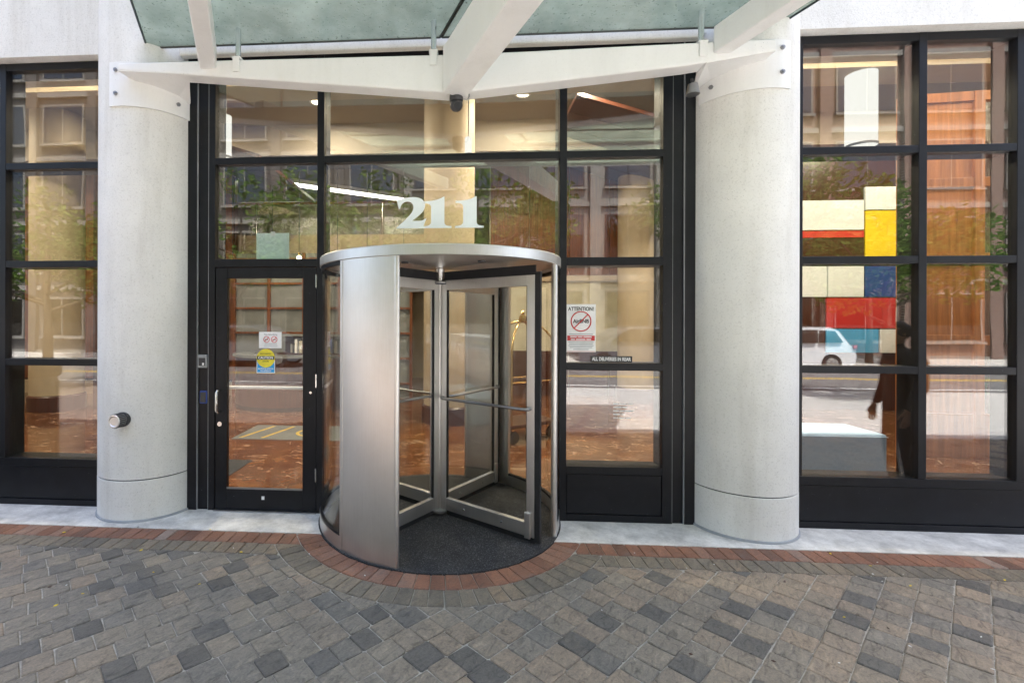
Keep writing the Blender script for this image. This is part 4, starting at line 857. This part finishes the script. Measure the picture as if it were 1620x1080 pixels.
# right part: bench, coloured wall, wood screen
bn = thing('upholstered_bench', 'pale blue grey upholstered block bench inside the right window', 'bench', (3.95, 1.75, 0.001))
box('seat', -1.0, 0.72, -0.30, 0.30, 0.03, 0.46, 'sofa_fabric', bn, bevel=0.025); box('plinth', -0.95, 0.67, -0.26, 0.26, 0.0, 0.03, 'seal_black', bn); MB().tube([(-1.0, -0.302, 0.43), (0.72, -0.302, 0.43)], 0.006, 6).build('piping', 'sofa_fabric', bn)
tag(box('lobby_wall', 4.6, 10.9, 5.6, 5.75, 0, 5.6, 'wood_dark'), kind='structure')
aw = thing('coloured_wall', 'grid of white red blue and yellow wall panels deep in the right window', 'wall panel', (7.40, 5.55, 0))
ty = [(-0.11, 0.60, 1.11, 1.57, 'paint_cyan'), (0.61, 1.25, 1.11, 1.57, 'paint_white'), (-0.11, 0.88, 1.58, 2.17, 'paint_red'), (0.89, 1.25, 1.58, 2.17, 'grey_panel'), (-0.47, -0.10, 2.18, 2.82, 'paint_white'), (-0.09, 0.40, 2.18, 2.82, 'paint_white'), (0.41, 1.25, 2.18, 2.92, 'paint_blue'), (0.41, 0.90, 2.93, 3.84, 'paint_yellow'), (0.91, 1.25, 2.93, 3.84, 'paint_cyan'), (-0.47, 0.40, 3.32, 3.46, 'paint_red'), (-0.47, 0.40, 3.47, 4.05, 'paint_white'), (0.41, 1.25, 3.85, 4.30, 'paint_white'), (-0.47, -0.12, 1.11, 2.17, 'wood_dark'), (-0.47, 0.40, 2.83, 3.31, 'wood_dark')]
for x0, x1, z0, z1, m_ in ty: box('panel', (x0 - 0.2) * 1.35 + 0.006, (x1 - 0.2) * 1.35 - 0.006, 0.0, 0.045, z0 + 0.006, z1 - 0.006, m_, aw, bevel=0.003)
ws = thing('wood_screen', 'orange brown wood door screen with glazed grid in the right window', 'partition', (5.6, 2.35, 0)); ws.rotation_euler = (0, 0, math.radians(-6))
for k in range(6):
    x = k * 0.78; box('post', x, x + 0.11, 0, 0.12, 0.0, 4.6, 'wood_orange', ws, bevel=0.006)
    for z0, z1 in ((0.0, 0.55), (1.42, 1.54), (2.45, 2.57), (3.4, 3.52), (4.48, 4.6)): box('rail', x + 0.11, x + 0.78, 0.01, 0.11, z0, z1, 'wood_orange', ws, bevel=0.004)
    if k in (0, 3): box('solid_panel', x + 0.11, x + 0.78, 0.04, 0.08, 0.55, 4.48, 'wood_orange', ws)
    else:
        for z0, z1 in ((0.55, 1.42), (1.54, 2.45), (2.57, 3.4), (3.52, 4.48)): box('pane', x + 0.10, x + 0.79, 0.055, 0.063, z0 - 0.01, z1 + 0.01, 'door_glass', ws)
wg = thing('wood_grid', 'dark red wood glazed grid beside the lobby column in the left window', 'partition', (-7.2, 4.7, 0))
for k in range(4): box('post', k * 0.62, k * 0.62 + 0.09, 0, 0.1, 0, 4.6, 'wood_dark', wg, bevel=0.004)
for k in range(3):
    for z in (0.0, 0.9, 1.8, 2.7, 3.6, 4.5): box('rail', k * 0.62 + 0.09, k * 0.62 + 0.62, 0.01, 0.09, z, z + (0.35 if z == 0 else 0.08), 'wood_dark', wg, bevel=0.004)
    for z in (0.35, 0.98, 1.88, 2.78, 3.68): box('pane', k * 0.62 + 0.08, k * 0.62 + 0.63, 0.046, 0.054, z - 0.01, (0.9 if z == 0.35 else z + 0.82) + 0.01, 'door_glass', wg)
# potted plant behind the screen
def leaves(b, c, r, n, size, rg, flat=1.0):
    for _ in range(n):
        u, v_ = rg.uniform(-1, 1), rg.uniform(0, 2 * math.pi); q = math.sqrt(1 - u * u); rad = rg.random() ** 0.4
        p = Vector((c[0] + r[0] * rad * q * math.cos(v_), c[1] + r[1] * rad * q * math.sin(v_), c[2] + r[2] * rad * u))
        d = Vector((rg.gauss(0, 1), rg.gauss(0, 1), rg.gauss(0, 0.7) * flat)).normalized(); e = d.cross(Vector((rg.gauss(0, 1), rg.gauss(0, 1), rg.gauss(0, 1)))).normalized()
        s_ = size * rg.uniform(0.6, 1.3); b.add([p - d * s_, p + e * s_ * 0.45, p + d * s_, p - e * s_ * 0.45], [(0, 1, 2, 3)])
rg = random.Random(3)
pp = thing('potted_plant', 'bushy green potted plant behind the wood screen', 'plant', (7.35, 3.6, 0.001))
MB().lathe([(0.0, 0.0), (0.18, 0.0), (0.24, 0.45), (0.22, 0.45), (0.2, 0.40), (0.0, 0.40)], seg=24).build('pot', 'limestone', pp, smooth=True); b = MB(); leaves(b, (0, 0, 0.85), (0.4, 0.4, 0.45), 500, 0.07, rg); b.build('foliage', 'leaf', pp)

# ------------------------------------------------------------------ across the street
def tree(x, y, h, lab, seed, n=4200):
    rg = random.Random(seed); t = thing('street_tree', lab, 'tree', (x, y, -0.008), 'street trees along the kerb')
    tr = MB(); tr.tube([(0, 0, 0), (0.02, 0.01, h * 0.25), (-0.05, 0.03, h * 0.45), (0.03, 0.0, h * 0.8)], [0.13, 0.10, 0.08, 0.03], 10); lv = MB()
    tips = []
    for k in range(11):
        a = k * 2.4 + rg.uniform(-.3, .3); z0 = h * rg.uniform(0.32, 0.6); L = h * rg.uniform(0.22, 0.38); e = Vector((math.cos(a) * L, math.sin(a) * L, z0 + L * rg.uniform(0.4, 0.9)))
        m_ = Vector((math.cos(a) * L * .5, math.sin(a) * L * .5, z0 + L * 0.18)); tr.tube([(0, 0, z0), m_, e], [0.05, 0.03, 0.012], 6); tips += [e, m_ * 0.4 + e * 0.6]
    tips.append(Vector((0, 0, h * 0.88)))
    for e in tips: leaves(lv, e, (h * .14, h * .14, h * .11), n // len(tips), 0.085 if h < 7 else 0.14, rg)
    tr.build('trunk', 'bark', t, smooth=True); lv.build('crown', 'leaf', t)
tree(-2.0, -7.35, 5.6, 'leafy street tree mirrored in the panes above the doors', 11)
tree(9.6, -7.3, 5.0, 'leafy street tree mirrored in the right window', 12)
tree(-10.6, -7.3, 5.4, 'leafy street tree mirrored in the left window', 13)
for x, h, lab, sd_ in ((-15.5, 8.2, 'added broad street tree on the far pavement, first from the left', 31), (-10.2, 8.8, 'added broad street tree on the far pavement, second from the left', 32), (0.6, 9.0, 'added broad street tree on the far pavement opposite the revolving door', 34), (11.6, 8.9, 'added broad street tree on the far pavement opposite the right window', 36), (17.0, 8.0, 'added broad street tree on the far pavement, last on the right', 37)):  # trees added so their crowns darken the sunlit fronts opposite
    tree(x, -17.0, h, lab, sd_, 5200)
def car(x, y, mat, lab, flip=1):
    t = thing('parked_car', lab, 'car', (x, y, -0.14), 'cars parked across the street')
    prof = [(-2.25, 0.35), (-2.3, 0.62), (-2.22, 0.95), (-2.05, 1.05), (-1.75, 1.52), (-1.45, 1.66), (0.35, 1.66), (0.75, 1.55), (1.35, 1.08), (2.1, 0.92), (2.28, 0.70), (2.28, 0.38), (2.1, 0.27), (-2.1, 0.27)]
    b = MB(); n = len(prof); v = []
    for yy, k in ((-0.90, 0), (-0.93, 1), (0.93, 1), (0.90, 0)):
        for px_, pz in prof:
            inn = 0.10 * max(0, (pz - 0.95) / 0.7); v.append((px_ * flip, yy - math.copysign(inn, yy) , pz if k else pz))
    f = [tuple(range(n - 1, -1, -1)), tuple(range(3 * n, 4 * n))]
    for q in range(3):
        for i in range(n): f.append((q * n + i, q * n + (i + 1) % n, (q + 1) * n + (i + 1) % n, (q + 1) * n + i))
    b.add(v, f).build('body', mat, t, bevel=0.05, bseg=3, smooth=True, angle=25)
    for sy in (-1, 1):
        for xx in (-1.42, 1.38):
            wh = MB(); wh.tube([(xx * flip, sy * 0.70, 0.34), (xx * flip, sy * 0.95, 0.34)], 0.34, 24); wo_ = wh.build('wheel', 'tyre', t, smooth=True, angle=40); MB().tube([(xx * flip, sy * 0.94, 0.34), (xx * flip, sy * 0.962, 0.34)], 0.21, 18).build('rim', 'chrome', wo_, smooth=True, angle=40)
        for q in (((-1.82, 1.10), (-1.55, 1.50), (-1.0, 1.54), (-1.0, 1.08)), ((-0.92, 1.08), (-0.92, 1.55), (-0.08, 1.55), (-0.08, 1.07)), ((0.0, 1.07), (0.0, 1.55), (0.38, 1.54), (0.62, 1.46), (1.1, 1.09))):
            yy = sy * 0.895; MB().prism_y([(a_ * flip, c_) for a_, c_ in q], yy - 0.03, yy + 0.03).build('side_window', 'car_glass', t)
        MB().box(min(-2.29 * flip, -2.16 * flip), max(-2.29 * flip, -2.16 * flip), min(sy * 0.62, sy * 0.94), max(sy * 0.62, sy * 0.94), 0.86, 1.0).build('tail_light', 'lamp_red', t, bevel=0.02)
        MB().box(min(2.15 * flip, 2.29 * flip), max(2.15 * flip, 2.29 * flip), min(sy * 0.55, sy * 0.9), max(sy * 0.55, sy * 0.9), 0.70, 0.84).build('headlight', 'white_plastic', t, bevel=0.02)
car(-1.3, -14.9, 'car_white', 'white estate car parked opposite the revolving door', 1); car(11.9, -14.9, 'car_white', 'white car parked opposite the right window, farthest from the doors', -1); car(-8.6, -14.9, 'car_grey', 'dark grey car parked opposite the left window', 1); car(6.6, -14.9, 'car_grey', 'dark grey car parked between the two white cars', -1)
def town_house(x0, x1, h, mat, lab, floors, bays):
    t = thing('town_building', lab, 'building', ((x0 + x1) / 2, Y_FAR - 3.4, -0.3), 'buildings across the street')
    W = x1 - x0; wl_ = -W / 2
    wall = box('wall', wl_, -wl_, -8, 0, 0, h, mat, t)
    for k in range(floors + 1): box('band', wl_, -wl_, 0.0, 0.12, 0.3 + k * (h - 0.6) / floors - 0.12, 0.3 + k * (h - 0.6) / floors + 0.12, 'limestone', t)
    for k in range(bays + 1): box('pier', max(wl_, wl_ + k * W / bays - 0.25), min(-wl_, wl_ + k * W / bays + 0.25), 0.0, 0.18, 0, h - 0.5, mat, t)
    box('cornice', wl_, -wl_, 0, 0.45, h - 0.45, h, 'limestone', t)
    for fl in range(floors):
        for k in range(bays):
            xc = wl_ + (k + 0.5) * W / bays; ww = W / bays - 1.0; z0 = 0.3 + fl * (h - 0.6) / floors + 0.8; z1 = z0 + (h - 0.6) / floors - 1.3
            wdw = box('window', xc - ww / 2, xc + ww / 2, 0.002, 0.07, z0, z1, 'limestone' if mat != 'limestone' else 'dark_plastic', t)
            for sx in (-1, 1): box('pane', xc + (0.03 if sx > 0 else -ww / 2 + 0.08), xc + (ww / 2 - 0.08 if sx > 0 else -0.03), 0.071, 0.085, z0 + 0.08, z1 - 0.08, 'car_glass', wdw)
            box('sill', xc - ww / 2 - 0.08, xc + ww / 2 + 0.08, 0.002, 0.16, z0 - 0.1, z0 - 0.002, 'limestone', wdw)
town_house(-26, -3, 17.5, 'grey_brick', 'grey brown brick building across the street to the left', 5, 7)
town_house(-2.98, 9.5, 15.5, 'limestone', 'pale stone building straight across the street', 4, 4)
town_house(9.52, 32, 18.5, 'street_brick', 'red brick building across the street to the right', 5, 6)
# litter bin beyond the left edge, mirrored in the left window
lb_ = thing('litter_bin', 'dark green litter bin with black lid mirrored at the edge of the left window', 'bin', (-4.75, -0.72, 0.0))
MB().lathe([(0.0, 0.0), (0.22, 0.0), (0.25, 0.04), (0.25, 1.1), (0.0, 1.1)], seg=28).build('body', 'bin_green', lb_, smooth=True, angle=40); MB().lathe([(0.27, 1.08), (0.29, 1.12), (0.28, 1.2), (0.22, 1.27), (0.12, 1.27), (0.12, 1.2), (0.0, 1.15)], seg=28).build('lid', 'seal_black', lb_, smooth=True)
for k in range(14):
    a = 2 * math.pi * k / 14; o = MB().box(0.248, 0.262, -0.025, 0.025, 0.08, 1.02).build('slat', 'bin_green', lb_); o.rotation_euler = (0, 0, a)

# person standing beyond the right edge, mirrored in the right window
pv = on_ground(1432, 782); PXn, PYn = pv.x, -pv.y
pn = thing('person', 'person in dark clothes with backpack and light shoes mirrored in the right window', 'person', (PXn, PYn, 0.0)); pn.rotation_euler = (0, 0, math.radians(-80))
def skin_body(name, verts, edges, radii, mat, parent, sub=2, root=0):
    me = bpy.data.meshes.new(name); me.from_pydata(verts, edges, []); o = bpy.data.objects.new(name, me); S.collection.objects.link(o); o.parent = parent; me.materials.append(M[mat])
    md = o.modifiers.new('skin', 'SKIN'); md.use_smooth_shade = True
    for k, r in enumerate(radii): me.skin_vertices[0].data[k].radius = r if isinstance(r, tuple) else (r, r)
    me.skin_vertices[0].data[root].use_root = True
    s_ = o.modifiers.new('sub', 'SUBSURF'); s_.levels = sub; s_.render_levels = sub
    return o
V = [(0, 0, 0.92), (0, 0, 1.08), (0, 0.01, 1.28), (0, 0.015, 1.38), (0, 0, 1.45), (0, -0.01, 1.55),
     (0.17, 0.01, 1.34), (0.23, 0.02, 1.08), (0.24, -0.06, 0.84), (-0.17, 0.01, 1.34), (-0.23, 0.02, 1.08), (-0.24, -0.06, 0.84),
     (0.09, 0, 0.86), (0.10, -0.02, 0.48), (0.10, 0.03, 0.09), (-0.09, 0, 0.86), (-0.11, 0.0, 0.48), (-0.12, 0.05, 0.09)]
Ed = [(0, 1), (1, 2), (2, 3), (3, 4), (4, 5), (3, 6), (6, 7), (7, 8), (3, 9), (9, 10), (10, 11), (0, 12), (12, 13), (13, 14), (0, 15), (15, 16), (16, 17)]
Rr = [(0.15, 0.11), (0.14, 0.10), (0.16, 0.11), (0.10, 0.08), 0.05, 0.05, 0.07, 0.052, 0.036, 0.07, 0.052, 0.036, 0.085, 0.062, 0.05, 0.085, 0.062, 0.05]
skin_body('body', V, Ed, Rr, 'cloth_black', pn)
hd = MB().lathe([(0.0, 0.115)] + [((0.078 + 0.006 * math.sin(2 * k)) * math.sin(k * math.pi / 12), 0.115 * math.cos(k * math.pi / 12)) for k in range(1, 12)] + [(0.0, -0.115)], (0, -0.01, 1.58), 20).build('head', 'skin', pn, smooth=True, angle=180)
MB().lathe([(0.0, 0.125)] + [(0.088 * math.sin(k * math.pi / 12), 0.125 * math.cos(k * math.pi / 12)) for k in range(1, 8)], (0, 0.012, 1.59), 20).build('hair', 'hair', hd, smooth=True, angle=180)
MB().hexa([(-0.012, -0.084, 1.555), (0.012, -0.084, 1.555), (0.008, -0.082, 1.60), (-0.008, -0.082, 1.60)], [(-0.01, -0.108, 1.558), (0.01, -0.108, 1.558), (0.004, -0.088, 1.60), (-0.004, -0.088, 1.60)]).build('nose', 'skin', hd)
for sx in (-1, 1):
    MB().lathe([(0.0, 0.008), (0.009, 0.0), (0.0, -0.008)], (sx * 0.032, -0.082, 1.595), 10).build('eye', 'seal_black', hd); MB().lathe([(0.0, 0.03), (0.012, 0.0), (0.0, -0.03)], (sx * 0.08, 0.0, 1.58), 8).build('ear', 'skin', hd)
MB().box(-0.022, 0.022, -0.088, -0.082, 1.522, 1.53).build('mouth', 'lamp_red', hd)
for sx in (-1, 1):
    hb = [(sx * 0.24, -0.055, 0.865), (sx * 0.24, -0.085, 0.755)]; he = [(0, 1)]; hr = [(0.030, 0.018), (0.038, 0.014)]
    for q in range(4):
        x = sx * 0.24; y = -0.085 - 0.030 + q * 0.02; L = (0.06, 0.07, 0.066, 0.05)[q]; i0 = len(hb)
        hb += [(x, y, 0.74), (x - sx * 0.006, y - 0.004, 0.74 - L * 0.55), (x - sx * 0.022, y - 0.008, 0.74 - L)]; he += [(1, i0), (i0, i0 + 1), (i0 + 1, i0 + 2)]; hr += [0.009, 0.0085, 0.007]
    i0 = len(hb); hb += [(x - sx * 0.012, -0.125, 0.79), (x - sx * 0.022, -0.14, 0.755)]; he += [(0, i0), (i0, i0 + 1)]; hr += [0.011, 0.009]
    skin_body('hand', hb, he, hr, 'skin', pn, 1)
for sx, yy in ((0.10, 0.03), (-0.12, 0.05)):
    MB().hexa([(sx - 0.045, yy - 0.20, 0.0), (sx + 0.045, yy - 0.20, 0.0), (sx + 0.04, yy + 0.07, 0.0), (sx - 0.04, yy + 0.07, 0.0)], [(sx - 0.035, yy - 0.17, 0.05), (sx + 0.035, yy - 0.17, 0.05), (sx + 0.035, yy + 0.06, 0.10), (sx - 0.035, yy + 0.06, 0.10)]).build('shoe', 'shoe', pn, bevel=0.015)
MB().box(-0.14, 0.14, 0.085, 0.19, 1.0, 1.36).build('backpack', 'backpack', pn, bevel=0.05, bseg=3)

# leaf bits and crumbs on the paving
rg = random.Random(21)
for nm, mt, n_, sz, lab in (('leaf_litter', 'paint_yellow', 16, 0.010, 'small yellow leaf bits scattered on the paving'), ('paper_crumbs', 'print_white', 26, 0.0055, 'tiny pale crumbs scattered near the apron'), ('dry_leaves', 'wood_dark', 14, 0.011, 'small dry brown leaf bits scattered on the paving')):
    b = MB()
    for _ in range(n_):
        x, y = rg.uniform(-3.2, 3.6), (rg.uniform(-0.75, -0.36) if rg.random() < 0.45 else rg.uniform(-2.0, -0.5)); 
        if math.hypot(x - CX, y - CY) < 1.08: continue
        a = rg.uniform(0, 6.28); s_ = sz * rg.uniform(0.6, 1.4); u = Vector((math.cos(a), math.sin(a), 0)) * s_; v = Vector((-math.sin(a), math.cos(a), 0.15)) * s_ * 0.5; p = Vector((x, y, 0.0045))
        b.hexa([p - u, p - v, p + u, p + v], [q + Vector((0, 0, 0.0025)) for q in (p - u, p - v, p + u, p + v)])
    tag(b.build(nm, mt), lab, 'litter', kind='stuff')
